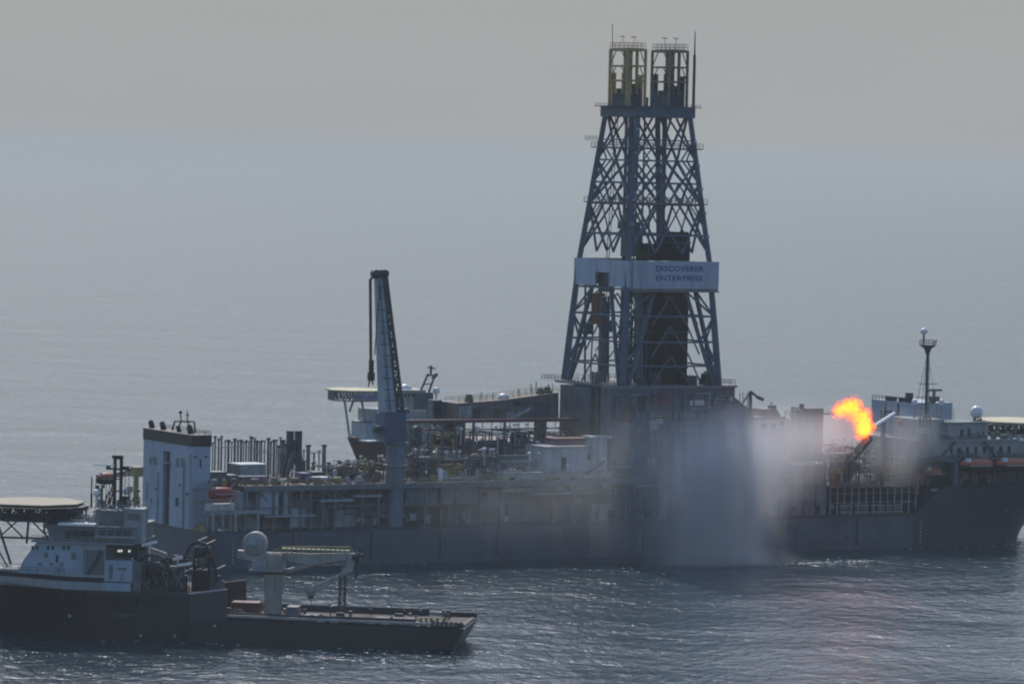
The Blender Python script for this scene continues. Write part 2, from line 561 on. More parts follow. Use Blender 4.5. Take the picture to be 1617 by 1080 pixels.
# ================================================================== THE DRILLSHIP
DECK, UPPER = 8.8, 19.6
t = thing('drillship', 'long blue grey drillship lying across the photo with a white deckhouse amidships', 'ship', S, (120, 19, 0))
st = [(0, 13, 17.2, 18, -8, DECK, -1.0), (3, 15, 18.3, 18.8, -9, DECK, 0), (12, 19, 19, 19, -11, DECK, 0), (60, 19, 19, 19, -11, DECK, 0), (120, 19, 19, 19, -11, DECK, 0),
      (170, 19, 19, 19, -11, DECK, 0), (204, 18.6, 18.8, 19, -11, DECK, 0)]
part('hull', hull_mesh(st, 19), M['hull'], t)
st = [(204.02, 18.6, 18.8, 19, -11, DECK, 0), (211, 17.9, 18.6, 19, -11, 15.6, 2.0), (222, 15.5, 17.4, 18.9, -11, 15.8, 2.0), (234, 10.5, 13.6, 17.8, -11, 16.0, 4), (243, 5, 8.2, 14.6, -11, 16.3, 7),
      (249, .8, 2.4, 9.5, -11, 16.6, 10), (250.4, .1, .4, 2.0, -11, 16.7, 13)]
bow = part('bow', hull_mesh(st, 19), M['bow'], t)
# faint name on the bow, half out of the picture
p = S.P(1584, 807, 2.0)
lt = text_part('DISCOVERER ENTERPRISE', 1.5, (p.x + 9, -3, p.z), S, M['pale'], bow, width=18)
wrap(lt, bow)
# deck plating and stern bulwark
mb = MB().box(0.6, 203, 0.6, 37.4, DECK + .01, DECK + .16)
part('main_deck', mb, M['deck'], t)
mb = MB()
for k in range(14):
    v = lerp(0.6, 37.4, k / 13)
    v2 = lerp(0.6, 37.4, (k + 1) / 13)
    if k < 13: mb.hexa([(-.9, v, DECK), (-.9, v2, DECK), (-.6, v2, DECK), (-.6, v, DECK)], [(-1.1, v, DECK + 1.5), (-1.1, v2, DECK + 1.5), (-.8, v2, DECK + 1.5), (-.8, v, DECK + 1.5)])
part('stern_bulwark', mb, M['yellow'], t)
mb = MB().rail([(-.4, .5, DECK + 1.5), (-.4, 37, DECK + 1.5)], 1.1, 1.6)
mb.rail([(0, .3, DECK + .1), (30, .3, DECK + .1)], 1.1, 1.8)
part('handrail', mb, M['pale'], t)
# lower gallery along the near side: recessed wall, posts, upper deck on top
u0, u1 = 9.0, 118.0
mb = MB().box(u0 + 1.5, u1, 4.5, 36, DECK + .2, UPPER - 1.1)
part('gallery_wall', mb, M['grey'], t)
for k in range(9):
    a = 12 + k * 12 + rnd.uniform(-1, 1)
    mb = MB().box(a, a + rnd.uniform(4, 8), 3.4 - .3 * (k % 2), 4.49, DECK + .2, DECK + rnd.uniform(4, 9))
    part('gallery_locker', mb, M[rnd.choice(('pale', 'grey', 'steel', 'dsteel'))], t)
mb = MB()
for a in (9.5, 13, 17, 21.5, 24.4, 27, 30.3, 33.5, 41, 45.4, 52, 58.5, 63, 67.2, 74, 80, 88.5, 95, 101, 108, 116):
    mb.box(a, a + .45, .5, .95, DECK + .1, UPPER - 1.1)
    if rnd.random() < .5: mb.bar((a + .2, .7, UPPER - 1.2), (a + 2.6, .7, UPPER - 3.6), .28)
mb.box(9, 118, .5, .8, 14.2, 14.45)
part('gallery_post', mb, M['grey'], t)
mb = MB().box(u0, u1, .25, 37.5, UPPER - 1.08, UPPER)
part('upper_deck', mb, M['deck'], t)
mb = MB().box(u0, u1, -.05, .24, UPPER - 1.3, UPPER + .05)
part('deck_edge', mb, M['grey'], t)
mb = MB().rail([(u0, 36, UPPER), (u0, .4, UPPER), (118, .4, UPPER)], 1.15, 1.7, .08)
part('deck_rail', mb, M['yellow'], t)
# blocks of the gallery front seen below the upper deck (stern part)
for (x0, x1, y0, y1, c_) in ((378, 392, 776, 812, 'pale'), (405, 440, 772, 812, 'stern'), (448, 456, 772, 812, 'pale'), (460, 482, 802, 832, 'pale'), (640, 690, 772, 800, 'steel'), (700, 760, 768, 796, 'grey')):
    a = S.rng(x0, x1, y0, y1, 1.0)
    part('gallery_room', MB().box(a[0], a[1], 1.0, 4.48, a[2], min(a[3], UPPER - 1.2)), M[c_], t)
mb = MB()
for (x0, x1, y0, y1) in ((332, 410, 806, 812), (418, 500, 813, 816), (505, 560, 788, 792), (560, 604, 781, 785)):
    a = S.rng(x0, x1, y0, y1, .3); mb.box(a[0], a[1], .3, 4.5, a[2], a[3])
part('walkway', mb, M['pale'], t)
mb = MB()
for (x, y0, y1) in ((336, 812, 842), (352, 812, 842), (372, 812, 842), (407, 812, 842)):
    p, q = S.P(x, y0, .4), S.P(x, y1, .4)
    mb.bar(p, (p.x, p.y, DECK + .1), .5)
part('walkway_post', mb, M['pale'], t)
# waist from amidships to the bow: dark recess, upper catwalk, stanchions
mb = MB().box(118.2, 178, 2.5, 37, DECK + .2, 22)
part('midship_block', mb, M['grey'], t)
mb = MB()
for k in range(16):
    a = 119 + k * 3.7
    mb.box(a, a + .3, 2.1, 2.45, DECK + .2, 21.5)
for w in (12.5, 16.5, 21.6): mb.box(118.4, 178, 2.0, 2.48, w, w + .22)
part('side_frame', mb, M['steel'], t)
W_F = S.w(1400, 767, 2.0)
mb = MB().box(178.2, 204, 8, 36, DECK + .2, W_F - .5)
part('recess_wall', mb, M['dsteel'], t)
mb = MB().box(178.2, 206, 1.6, 36, W_F - .45, W_F)
part('forward_deck', mb, M['deck'], t)
mb = MB()
for k in range(13):
    a = 178.6 + k * 2.25
    mb.box(a, a + .25, 1.7, 1.95, DECK + .2, W_F - .46)
for w in (DECK + 3.2, DECK + 5.6): mb.box(178.3, 206, 1.75, 1.9, w, w + .12)
part('forward_post', mb, M['pale'], t)
mb = MB().rail([(178.4, 1.7, W_F), (205, 1.7, W_F)], 1.3, 1.5, .09)
part('forward_rail', mb, M['pale'], t)
# accommodation at the bow, its levels stepping up under the helideck
WB = 15.9
mb = MB()
a = S.rng(1512, 1700, 742, 768, 4.0)
mb.box(208, 250, 5.5, 30, WB - .2, 22.4)
part('accommodation_lower', mb, M['dsteel'], t)
ra = S.w(1560, 727, 4); rb_ = S.w(1560, 696, 4); rc = S.w(1540, 668, 6)
mb = MB().box(206.5, 250.5, 3.2, 32, 22.42, 23.1)
part('boat_deck', mb, M['grey'], t)
mb = MB().box(207.5, 249, 4.0, 30, 23.12, rb_)
part('accommodation', mb, M['pale'], t)
mb = MB().box(206.8, 250, 3.2, 32, rb_ + .01, rb_ + .5)
mb.rail([(206.9, 31, rb_ + .5), (206.9, 3.3, rb_ + .5), (249, 3.3, rb_ + .5)], 1.1, 1.5, .08)
part('bridge_deck', mb, M['pale'], t)
mb = MB().box(S.u(1497, 680, 5), S.u(1560, 680, 5), 5.0, 15, rb_ + .52, rc)
br = part('bridge', mb, M['pale'], t)
mb = MB().box(S.u(1497, 680, 5) - .4, S.u(1560, 680, 5) + .4, 4.5, 15.5, rc + .01, rc + .35)
part('bridge_roof', mb, M['teal'], t)
fu = S.u(1436, 650, 20)
fz = S.Q(1405, 633, fu).z
part('port_wing', MB().box(fu, fu + 14, S.Q(1436, 650, fu).y, S.Q(1376, 650, fu).y, rb_ + .52, fz), M['stern'], t)
mb = MB().rail([(fu + .2, S.Q(1436, 650, fu).y, fz), (fu + .2, S.Q(1376, 650, fu).y, fz)], 1.2, 1.6, .12)
for x in (1398, 1405, 1419, 1430):
    q_ = S.Q(x, 633, fu); mb.box(fu + .5, fu + 1.8, q_.y - .9, q_.y + .9, fz, fz + (1.2 if x < 1425 else 2.6))
part('wing_roof_gear', mb, M['dsteel'], t)
part('wing_door', MB().box(fu - .08, fu + .1, S.Q(1420, 650, fu).y, S.Q(1417, 650, fu).y, rb_ + .6, fz - .4), M['dsteel'], t)
for (x, y0, y1, w_) in ((1519, 678, 690, 5), (1530, 676, 690, 4), (1545, 682, 690, 3), (1553, 682, 690, 3)):
    a = S.rng(x - w_ / 2, x + w_ / 2, y0, y1, 4.95)
    part('bridge_window', MB().box(a[0], a[1], 4.93, 5.2, a[2], a[3]), M['glass'], t)
for k in range(11):
    u = 209.5 + k * 2.7
    part('window', MB().box(u, u + 1.0, 3.95, 4.1, rb_ - 2.6, rb_ - 1.5), M['glass'], t)
    part('window', MB().box(u, u + 1.0, 3.95, 4.1, 24.2, 25.2), M['glass'], t)
# wheelhouse tower beside the mast
a = S.rng(1449, 1490, 662, 712, 7)
mb = MB().box(a[0], a[1], 7, 20, W_F, a[3])
part('mast_house', mb, M['pale'], t)
b_ = S.rng(1452, 1472, 655, 672, 6.9)
for k in range(4):
    u = lerp(b_[0], b_[1], k / 4)
    part('house_window', MB().box(u, u + .55, 6.85, 7.1, b_[2] - .5, b_[3] - .6), M['glass'], t)
mb = MB().rail([(a[0], 7, a[3]), (a[1], 7, a[3]), (a[1], 20, a[3])], 1.1, 1.2, .07)
part('house_rail', mb, M['pale'], t)
a = S.rng(1452, 1500, 708, 722, 3.2)
mb = MB().box(a[0], a[1], 3.2, 12, a[2], a[2] + 2.2)
mb.box(a[0] - .3, a[1] + .3, 2.9, 12.3, a[2] + 2.21, a[2] + 2.5)
part('galley_house', mb, M['pale'], t)
# davit frame by the boats
p = S.P(1510, 727, 1.2)
mb = MB().box(p.x - .7, p.x + .7, 1.0, 2.6, W_F - 1, p.z + .5)
q = S.P(1481, 727, 1.2)
mb.hexa([(q.x, 1.1, p.z + .3), (p.x - .7, 1.1, p.z - .6), (p.x - .7, 2.3, p.z - .6), (q.x, 2.3, p.z + .3)], [(q.x, 1.1, p.z + 1.3), (p.x - .7, 1.1, p.z + 1.3), (p.x - .7, 2.3, p.z + 1.3), (q.x, 2.3, p.z + 1.3)])
part('davit', mb, M['steel'], t)
mb = MB()
for x in (1520, 1563, 1573, 1612):
    p = S.P(x, 740, 1.5)
    mb.box(p.x - .2, p.x + .2, 2.2, 3.2, WB - 1, p.z + 2.2)
    mb.bar((p.x, 2.6, p.z + 2.2), (p.x, .6, p.z + 2.9), .35)
part('boat_davit', mb, M['steel'], t)
# helideck over the bow
hw = S.w(1590, 668, 8)
mb = MB()
u_c, v_c = S.u(1606, 668, 19) + 1.0, 19
oct_ = [(u_c + 13.5 * math.cos(R(22.5 + 45 * i)), v_c + 13.5 * math.sin(R(22.5 + 45 * i))) for i in range(8)]
DRILL = t

# ------------------------------------------------------------------ helideck of the drillship
h = thing('helideck', 'cream helicopter deck over the bow of the drillship beside a white radome', 'helideck', S, (u_c, v_c, hw - 4))
mb = MB().plan(oct_, hw - .35, hw)
part('landing_deck', mb, M['cream'], h)
mb = MB()
oc2 = [(u_c + 12.6 * math.cos(R(22.5 + 45 * i)), v_c + 12.6 * math.sin(R(22.5 + 45 * i))) for i in range(8)]
for i in range(8):
    (a, b), (c, d) = oc2[i], oc2[(i + 1) % 8]
    mb.lattice((a, b, hw - .5), (c, d, hw - .5), (a, b, hw - 3.4), (c, d, hw - 3.4), 5, .3, .22)
for v in (9, 14, 19, 24, 29): mb.lattice((u_c - 12, v, hw - .6), (u_c + 12, v, hw - .6), (u_c - 12, v, hw - 3.4), (u_c + 12, v, hw - 3.4), 8, .28, .2)
part('support_truss', mb, M['dsteel'], h)
mb = MB()
for (u, v) in ((u_c - 9, 10), (u_c - 9, 28), (u_c - 2, 9), (u_c - 2, 29)): mb.tube((u, v, rb_), (u, v, hw - 3.4), .35)
for (u, v) in ((u_c + 8, 13), (u_c + 8, 25)): mb.tube((u - 6, v, rb_), (u, v, hw - 3.4), .35)
part('strut', mb, M['dsteel'], h)
mb = MB().plan([(u_c + 14.6 * math.cos(R(22.5 + 45 * i)), v_c + 14.6 * math.sin(R(22.5 + 45 * i))) for i in range(8)], hw - .75, hw - .62)
part('safety_net', mb, M['grey'], h)

# ------------------------------------------------------------------ stern casing tower
v0 = 6.0
c0 = S.P(302, 808, v0)
cu0 = c0.x
wt, wbnd = S.w(316, 687, v0), S.w(316, 705, v0)
vl = S.Q(226, 745, cu0).y
cu1 = S.u(332, 745, v0)
t = thing('funnel_casing', 'tall pale blue grey casing tower with a dark band round its top at the stern', 'tower', S, ((cu0 + cu1) / 2, (v0 + vl) / 2, DECK))
mb = MB()
sv0, sv1 = S.Q(268, 760, cu0).y, S.Q(257, 760, cu0).y
mb.box(cu0, cu1, v0, sv0, DECK + .17, wbnd)
mb.box(cu0, cu1, sv1, vl, DECK + .17, wbnd)
mb.box(cu0 + 1.1, cu1 - .01, sv0, sv1, DECK + .17, wbnd - .01)
mb.box(cu0 + .04, cu0 + 1.1, sv0, sv1, S.Q(262, 712, cu0).z, wbnd - .01)
part('casing', mb, M['stern'], t)
part('recess_door', MB().box(cu0 + .9, cu0 + 1.09, sv0 + .02, sv1 - .02, DECK + .2, S.Q(262, 712, cu0).z), M['dsteel'], t)
mb = MB().box(cu0 - .15, cu1 + .15, v0 - .15, vl + .15, wbnd + .01, wt)
part('top_band', mb, M['black'], t)
for (x0, x1, y0, y1) in ((236, 240, 721, 734), (242.5, 247, 721, 734), (278, 282.5, 723, 738), (286, 291, 723, 738)):
    q0, q1 = S.Q(x1, y1, cu0), S.Q(x0, y0, cu0)
    part('window', MB().box(cu0 - .05, cu0 + .1, q0.y, q1.y, q0.z, q1.z), M['grey'], t)
for (x0, x1, y0, y1) in ((306, 311, 720, 723), (323, 328, 720, 723), (315, 318, 725, 738)):
    a = S.rng(x0, x1, y0, y1, v0)
    part('vent_slot', MB().box(a[0], a[1], v0 - .05, v0 + .1, a[2], a[3]), M['dsteel'], t)
mb = MB().box(cu0 - 1.2, cu0 - .02, sv0 - .6, sv1 + .6, S.Q(262, 731, cu0).z, S.Q(262, 729, cu0).z)
part('balcony', mb, M['pale'], t)
for (x, y, r) in ((240, 672, .75), (258, 674, .75), (283, 680, .6), (301, 680, .8)):
    vv = S.Q(x, y, cu0 + 2.5).y
    zz = S.Q(x, y, cu0 + 2.5).z
    mb = MB().tube((cu0 + 2.5, vv, wt), (cu0 + 2.5, vv, zz), r, n=10)
    mb.tube((cu0 + 2.5, vv, zz - .1), (cu0 + 1.6, vv - 1.2, zz + .9), r * .9, n=10)
    part('exhaust_pipe', mb, M['black'], t)
mb = MB()
f = lambda x, y: S.Q(x, y, cu0 + 3)
b0, b1, t0, t1 = f(272, 680), f(299, 682), f(276, 665), f(297, 666)
for d in (0, 1.6):
    o = Vector((d, 0, 0))
    mb.bar(Vector((b0.x, b0.y, wt)) + o, t0 + o, .3); mb.bar(Vector((b1.x, b1.y, wt)) + o, t1 + o, .3); mb.bar(t0 + o, t1 + o, .35)
mb.bar(t0, t0 + Vector((1.6, 0, 0)), .3); mb.bar(t1, t1 + Vector((1.6, 0, 0)), .3)
m0, m1 = f(286, 665), f(285, 651)
mb.bar(m0, m1, .22); mb.ball(m1, .45, 8)
m0, m1 = f(296, 666), f(296, 647)
mb.bar(m0, m1, .25, .12); mb.bar(f(294, 655), f(298, 655), .3)
part('aerial_frame', mb, M['black'], t)

t = bpy.data.objects['funnel_casing']
TW = t
mb = MB()
lv = S.Q(292, 760, cu0).y
for dv in (0, .55): mb.bar((cu0 - .25, lv + dv, DECK + .3), (cu0 - .25, lv + dv, wbnd - 4), .1)
w = DECK + .6
while w < wbnd - 4: mb.bar((cu0 - .25, lv, w), (cu0 - .25, lv + .55, w), .09); w += .45
part('ladder', mb, M['grey'], t)
for (x, y0, y1) in ((232, 760, 806), (249, 745, 806), (300, 715, 806)):
    q0, q1 = S.Q(x, y1, cu0), S.Q(x, y0, cu0)
    part('pipe', MB().tube((cu0 - .2, q0.y, DECK + .3), (cu0 - .2, q0.y, q1.z), .14, n=6), M['pale'], t)
for (x, y, a_, b_) in ((239, 790, .8, 1.0), (246, 772, .5, .5), (280, 792, 1.0, 2.0), (284, 765, .5, .6), (296, 780, .4, .7)):
    q = S.Q(x, y, cu0); part('vent_box', MB().box(cu0 - .3, cu0 - .01, q.y - a_ / 2, q.y + a_ / 2, q.z - b_ / 2, q.z + b_ / 2), M[rnd.choice(('grey', 'pale', 'dsteel'))], t)
for (yy_,) in ((770,), (790,)):
    a = S.rng(303, 331, yy_, yy_ + 2, v0 - 1)
    part('side_gallery', MB().box(cu0 + .2, cu1 - .1, v0 - 1.1, v0 - .01, a[2], a[2] + .2).rail([(cu0 + .2, v0 - 1.05, a[2] + .2), (cu1 - .1, v0 - 1.05, a[2] + .2)], 1.1, 1.2, .08), M['pale'], t)
part('roof_rail', MB().rail([(cu0, v0, wt), (cu1, v0, wt), (cu1, vl, wt)], .9, 1.3, .08), M['dsteel'], t)
# bits and pieces all over the upper deck
for k in range(90):
    v = rnd.uniform(1.5, 17)
    u = rnd.uniform(12, 117)
    h_ = rnd.choice((.7, 1.0, 1.4, 2.2, 3.0))
    c_ = rnd.choice(('white', 'pale', 'grey', 'yellow', 'brown', 'clean', 'teal', 'dsteel', 'pale', 'orange'))
    ty = k % 5
    if ty == 0: mb = MB().box(u, u + rnd.uniform(.6, 2.4), v, v + 1, UPPER, UPPER + h_)
    elif ty == 1: mb = MB().tube((u, v, UPPER), (u, v, UPPER + h_), rnd.uniform(.25, .6), n=8)
    elif ty == 2: mb = MB().tube((u, v, UPPER + .5), (u + rnd.uniform(1.5, 5), v, UPPER + .5), .22, n=6).box(u + .2, u + .5, v - .2, v + .2, UPPER, UPPER + .4)
    elif ty == 3: mb = MB().bar((u, v, UPPER), (u, v, UPPER + h_ + 1), .16).box(u - .4, u + .4, v - .2, v + .2, UPPER + h_ + 1, UPPER + h_ + 1.4)
    else: mb = MB().rail([(u, v, UPPER), (u + rnd.uniform(2, 6), v, UPPER)], 1.1, 1.1, .1)
    part(('deck_locker', 'deck_pipe_stub', 'deck_pipe', 'deck_lamp', 'deck_railing')[ty], mb, M[c_], DRILL)
# draught marks and discharge stains on the hull
for u in (6, 120, 206):
    for k in range(7): part('draught_mark', MB().box(u, u + .5, -.06, .0, 1.2 + k * .9, 1.55 + k * .9), M['pale'], DRILL)

# ------------------------------------------------------------------ derrick
WD = 42.6                       # drill floor
DU, DV = S.P(1137, 610, 4.6).x - 14.6, 19.2
WT0, WT1 = 110.3, 112.9         # water table beam
def half(w): return interp([(WD, 14.4), (73.5, 12.1), (WT0, 7.9), (140, 6)], w)
def corner(i, j, w): h_ = half(w); return Vector((DU + i * h_, DV + j * h_, w))
d = thing('derrick', 'tall dark blue steel lattice drilling derrick with white name band and twin crowns', 'derrick', S, (DU, DV, WD))
for i in (-1, 1):
    for j in (-1, 1):
        mb = MB()
        ws = [WD - .5, 57, 73.5, 92, WT0]
        for a, b in zip(ws, ws[1:]): mb.bar(corner(i, j, a), corner(i, j, b), 1.45 if a < 73 else 1.2, 1.45 if b < 73 else 1.1)
        part('leg', mb, M['derrick'], d)
LEV = [47.5, 53.5, 60, 66.8, 80.5, 88.2, 93.6, 99.3, 102.4]
sides = [((-1, -1), (1, -1)), ((1, -1), (1, 1)), ((1, 1), (-1, 1)), ((-1, 1), (-1, -1))]
for w in LEV:
    mb = MB()
    for (a, b) in sides: mb.bar(corner(*a, w), corner(*b, w), .45)
    part('girt', mb, M['derrick'], d)
mb = MB()
for (a, b) in sides:
    mid = lambda w: (corner(*a, w) + corner(*b, w)) / 2
    near = lambda w, k: corner(*(a if k < 0 else b), w)
    on = lambda w, t_: corner(*a, w).lerp(corner(*b, w), t_)
    # big inverted V in the lower part, laced to the legs
    for k in (0, 1):
        top = lambda w, k=k: on(w, lerp(.06, .40, (w - WD) / (73.5 - WD)) if k == 0 else lerp(.94, .60, (w - WD) / (73.5 - WD)))
        mb.bar(top(WD), top(73), .85)
        lv = [WD + .5, 47.5, 53.5, 60, 66.8, 73]
        for q in range(5):
            w0, w1 = lv[q], lv[q + 1]
            L = corner(*(a if k == 0 else b), w0), corner(*(a if k == 0 else b), w1)
            mb.bar(L[0] if q % 2 else top(w0), top(w1) if q % 2 else L[1], .42)
    # above the band: K panel, tall X panel, open V under the water table
    mb.bar(on(76, .0), on(88.2, .33), .5); mb.bar(on(76, 1), on(88.2, .67), .5)
    mb.bar(on(76, .33), on(88.2, 0), .5); mb.bar(on(76, .67), on(88.2, 1), .5)
    mb.bar(on(76, .33), on(82, .5), .38); mb.bar(on(76, .67), on(82, .5), .38)
    mb.bar(on(88.2, 0), on(99.3, .5), .62); mb.bar(on(88.2, 1), on(99.3, .5), .62)
    mb.bar(on(99.3, .5), on(WT0, .1), .5); mb.bar(on(99.3, .5), on(WT0, .9), .5)
    mb.bar(on(88.2, .5), on(99.3, 0), .45); mb.bar(on(88.2, .5), on(99.3, 1), .45)
    mb.bar(on(93.6, .0), on(99.3, .22), .35); mb.bar(on(93.6, 1), on(99.3, .78), .35)
    mb.bar(on(82, 0), on(88.2, .17), .3); mb.bar(on(82, 1), on(88.2, .83), .3); mb.bar(on(82, .5), on(88.2, .3), .3); mb.bar(on(82, .5), on(88.2, .7), .3)
    mb.bar(on(88.2, .25), on(93.6, 0), .32); mb.bar(on(88.2, .75), on(93.6, 1), .32); mb.bar(on(88.2, .25), on(93.6, .5), .32); mb.bar(on(88.2, .75), on(93.6, .5), .32)
    mb.bar(on(99.3, .25), on(104.5, 0), .3); mb.bar(on(99.3, .75), on(104.5, 1), .3); mb.bar(on(104.5, 0), on(104.5, 1), .28)
    mb.bar(on(99.3, 0), on(WT0, .42), .42); mb.bar(on(99.3, 1), on(WT0, .58), .42)
part('brace', mb, M['derrick'], d)
# wind wall with the name: stern-facing part flush with the legs, near part on a proud frame
hb = half(72.8) + .9
ub0 = DU - hb
nx0, nx1 = S.P(1000, 437, DV - hb - 1.4).x, S.P(1135, 437, DV - hb - 1.4).x
mb = MB()
nv = DV - hb - 1.4
wb0, wb1 = S.w(1073, 455, nv), S.w(1073, 413, nv)
mb.box(nx0, nx1, nv, nv + .5, wb0 - .2, wb1)
mb.box(nx0, nx1, nv + .5, nv + 3.4, wb1 - .35, wb1)
mb.box(nx1 - .5, nx1 - .01, nv + .5, nv + 24, wb0, wb1 - .36)
board = part('name_board', mb, M['stern'], d, 'pale board with the two line name in blue')
mb = MB()
q0, q1 = S.Q(962, 440, ub0), S.Q(940, 430, ub0)
wo0, wo1 = wb0, S.Q(950, 430, ub0).z
vmax = DV + hb
mb.box(ub0, ub0 + .4, nv + .6, q0.y, wb0, wb1)
mb.box(ub0, ub0 + .4, q1.y, vmax, wb0, wb1)
mb.box(ub0, ub0 + .4, q0.y, q1.y, wo1, wb1)
mb.box(ub0 + .4, nx0 - .02, nv + .6, nv + 1.0, wb0, wb1)
mb.box(ub0 + .4, nx1 - .5, vmax - .4, vmax, wb0, wb1)
part('wind_wall', mb, M['stern'], d)
part('wind_wall_opening', MB().box(ub0 + 1.2, ub0 + 1.5, q0.y - .3, q1.y + .3, wo0 - 1.5, wo1 + .2), M['dsteel'], d)
mb = MB().box(nx0 - .4, nx1 + .3, nv + .2, nv + 3.0, wb0 - 1.1, wb0 - .72)
mb.box(nx0 - .4, nx1, nv + .1, nv + .3, wb0 - .72, wb0 - .22)
part('band_walkway', mb, M['grey'], d)
tx = S.P(1073, 425, nv).x
text_part('DISCOVERER', 1.9, (tx, nv - .04, S.P(1073, 425, nv).z), S, M['text'], board, width=S.P(1110, 425, nv).x - S.P(1035, 425, nv).x, spacing=1.1)
text_part('ENTERPRISE', 1.9, (tx, nv - .04, S.P(1073, 440, nv).z), S, M['text'], board, width=S.P(1110, 440, nv).x - S.P(1036, 440, nv).x, spacing=1.1)
# platforms
for w, o in ((88.6, 1.1), (102.6, 1.6)):
    mb = MB()
    hh = half(w) + o
    for (x0_, x1_, y0_, y1_) in ((-hh, hh, -hh, -hh + 2.2), (-hh, hh, hh - 2.2, hh), (-hh, -hh + 2.2, -hh + 2.2, hh - 2.2), (hh - 2.2, hh, -hh + 2.2, hh - 2.2)):
        mb.box(DU + x0_, DU + x1_, DV + y0_, DV + y1_, w - .3, w)
    part('platform', mb, M['brown' if w < 90 else 'derrick'], d)
mb = MB()
for w, o in ((88.6, 1.1), (102.6, 1.6)):
    hh = half(w) + o
    c_ = [(DU - hh, DV - hh, w), (DU + hh, DV - hh, w), (DU + hh, DV + hh, w), (DU - hh, DV + hh, w), (DU - hh, DV - hh, w)]
    mb.rail(c_, 1.2, 1.8, .11)
mb.rail([(DU - 13, DV + 3, 104), (DU - 13, DV + 9, 104)], 1.2, 1.2, .1)
part('platform_rail', mb, M['derrick'], d)
# water table and crowns
hh = half(WT0) + .9
mb = MB()
mb.box(DU - hh, DU + hh, DV - hh, DV + hh, WT0, WT1)
mb.box(DU - hh - 1.6, DU + hh + 1.6, DV - hh - .6, DV + hh + .6, WT1 + .01, WT1 + .2)
for x in (-hh - 1.5, hh + 1.5): mb.rail([(DU + x, DV - hh, WT1 + .2), (DU + x, DV + hh, WT1 + .2)], .6, 2.2, .08)
part('water_table', mb, M['derrick'], d)
WC = 127.3
for side, (dark, cm) in ((-1, (117.5, 'derrick_brown')), (1, (117.3, 'derrick'))):
    uc = DU + side * 6.3
    a0, a1, b0, b1 = uc - 2.7, uc + 2.7, DV - 4.2, DV + 4.2
    mb = MB()
    for u in (a0, a1):
        for v in (b0, b1): mb.bar((u, v, WT1 + .2), (u, v, WC), .55)
    for w in (119.5, 123.2, WC):
        rr = .6 if w == WC else .4
        mb.bar((a0, b0, w), (a1, b0, w), rr); mb.bar((a0, b1, w), (a1, b1, w), rr); mb.bar((a0, b0, w), (a0, b1, w), rr); mb.bar((a1, b0, w), (a1, b1, w), rr)
    for w0, w1 in ((119.5, 123.2), (123.2, WC)):
        mb.bar((a0, b0, w0), (uc - 1, b0, w1), .2); mb.bar((a1, b0, w0), (uc + 1, b0, w1), .2)
        mb.bar((a0, b0, w0), (a0, b0 + 3, w1), .2); mb.bar((a0, b1, w0), (a0, b1 - 3, w1), .2)
    for u, v, q in ((uc - 1, DV - 3, .75), (uc + .9, DV - 3, .6), (uc - .5, DV + .5, .6), (uc + 1.4, DV + 1, .5)): mb.bar((u, v, WT1), (u, v, WC), q)
    mb.box(uc - 2.3, uc + 2.3, b0 + .4, b1 - .4, WC + .31, WC + .45)
    mb.rail([(a0, b0, WC + .3), (a1, b0, WC + .3), (a1, b1, WC + .3), (a0, b1, WC + .3), (a0, b0, WC + .3)], 1.5, 1.1, .09)
    for u in (uc - 1.6, uc + 1.7): mb.bar((u, DV, WC), (u, DV, WC + 3.4), .1); mb.bar((u - .8, DV, WC + 3.4), (u + .8, DV + .3, WC + 3.3), .22)
    part('crown_frame', mb, mat('tan_grey_steel', (.20, .165, .11), .6) if side > 0 else mat('ochre_steel', (0.40, 0.29, 0.12), .6), d)
    mb = MB()
    mb.box(uc - 2.6, uc + 2.2, DV - 3.6, DV + 2.8, WT1 + .21, WT1 + 3.2)
    mb.box(uc - 1.2, uc + 2.4, DV - 3.0, DV + 3.4, WT1 + 3.2, dark)
    for k in range(4): mb.lathe((uc + .8 * (k - 1.5), DV - 1, dark - .2), [(.2, -.2), (1.5, -.2), (1.5, .2), (.2, .2)], 14, 'u')
    part('sheave_block', mb, M['dsteel'], d)
    mb = MB()
    for v in (DV - 3.9, DV - 1.6, DV + 3.4): mb.bar((uc - 2, v, WT1), (uc - 2, v, 121.5), .9)
    mb.bar((uc + 2.4, DV - 2.5, WT1), (uc + 2.4, DV - 2.5, 121), .9)
    part('compensator', mb, mat('ochre_steel', (0, 0, 0)) if side < 0 else M['dsteel'], d)
mb = MB().tube((DU - .2, DV - 3, WT1), (DU - .2, DV - 3, 117.2), .7, .5, 10)
mb.tube((DU + 1.2, DV - 6, WT1), (DU + 1.2, DV - 6, 116), .4)
mb.tube((DU - 1.8, DV - 2, WT1), (DU - 1.8, DV - 2, 115.4), .6)
part('crown_post', mb, M['derrick'], d)
p, q = S.Q(968, 165, DU - 6.6), S.Q(967, 38, DU - 6.6)
part('aerial', MB().bar((p.x, p.y, WT1), q, .22, .12), M['dsteel'], d)
v_ = DV - 6.0
p, q = S.P(1095, 165, v_), S.P(1092, 50, v_)
part('aerial', MB().bar((p.x, v_, WT1), (p.x, v_, q.z - 6), .55, .5).bar((p.x, v_, q.z - 6), (p.x, v_, q.z), .3, .15), M['dsteel'], d)
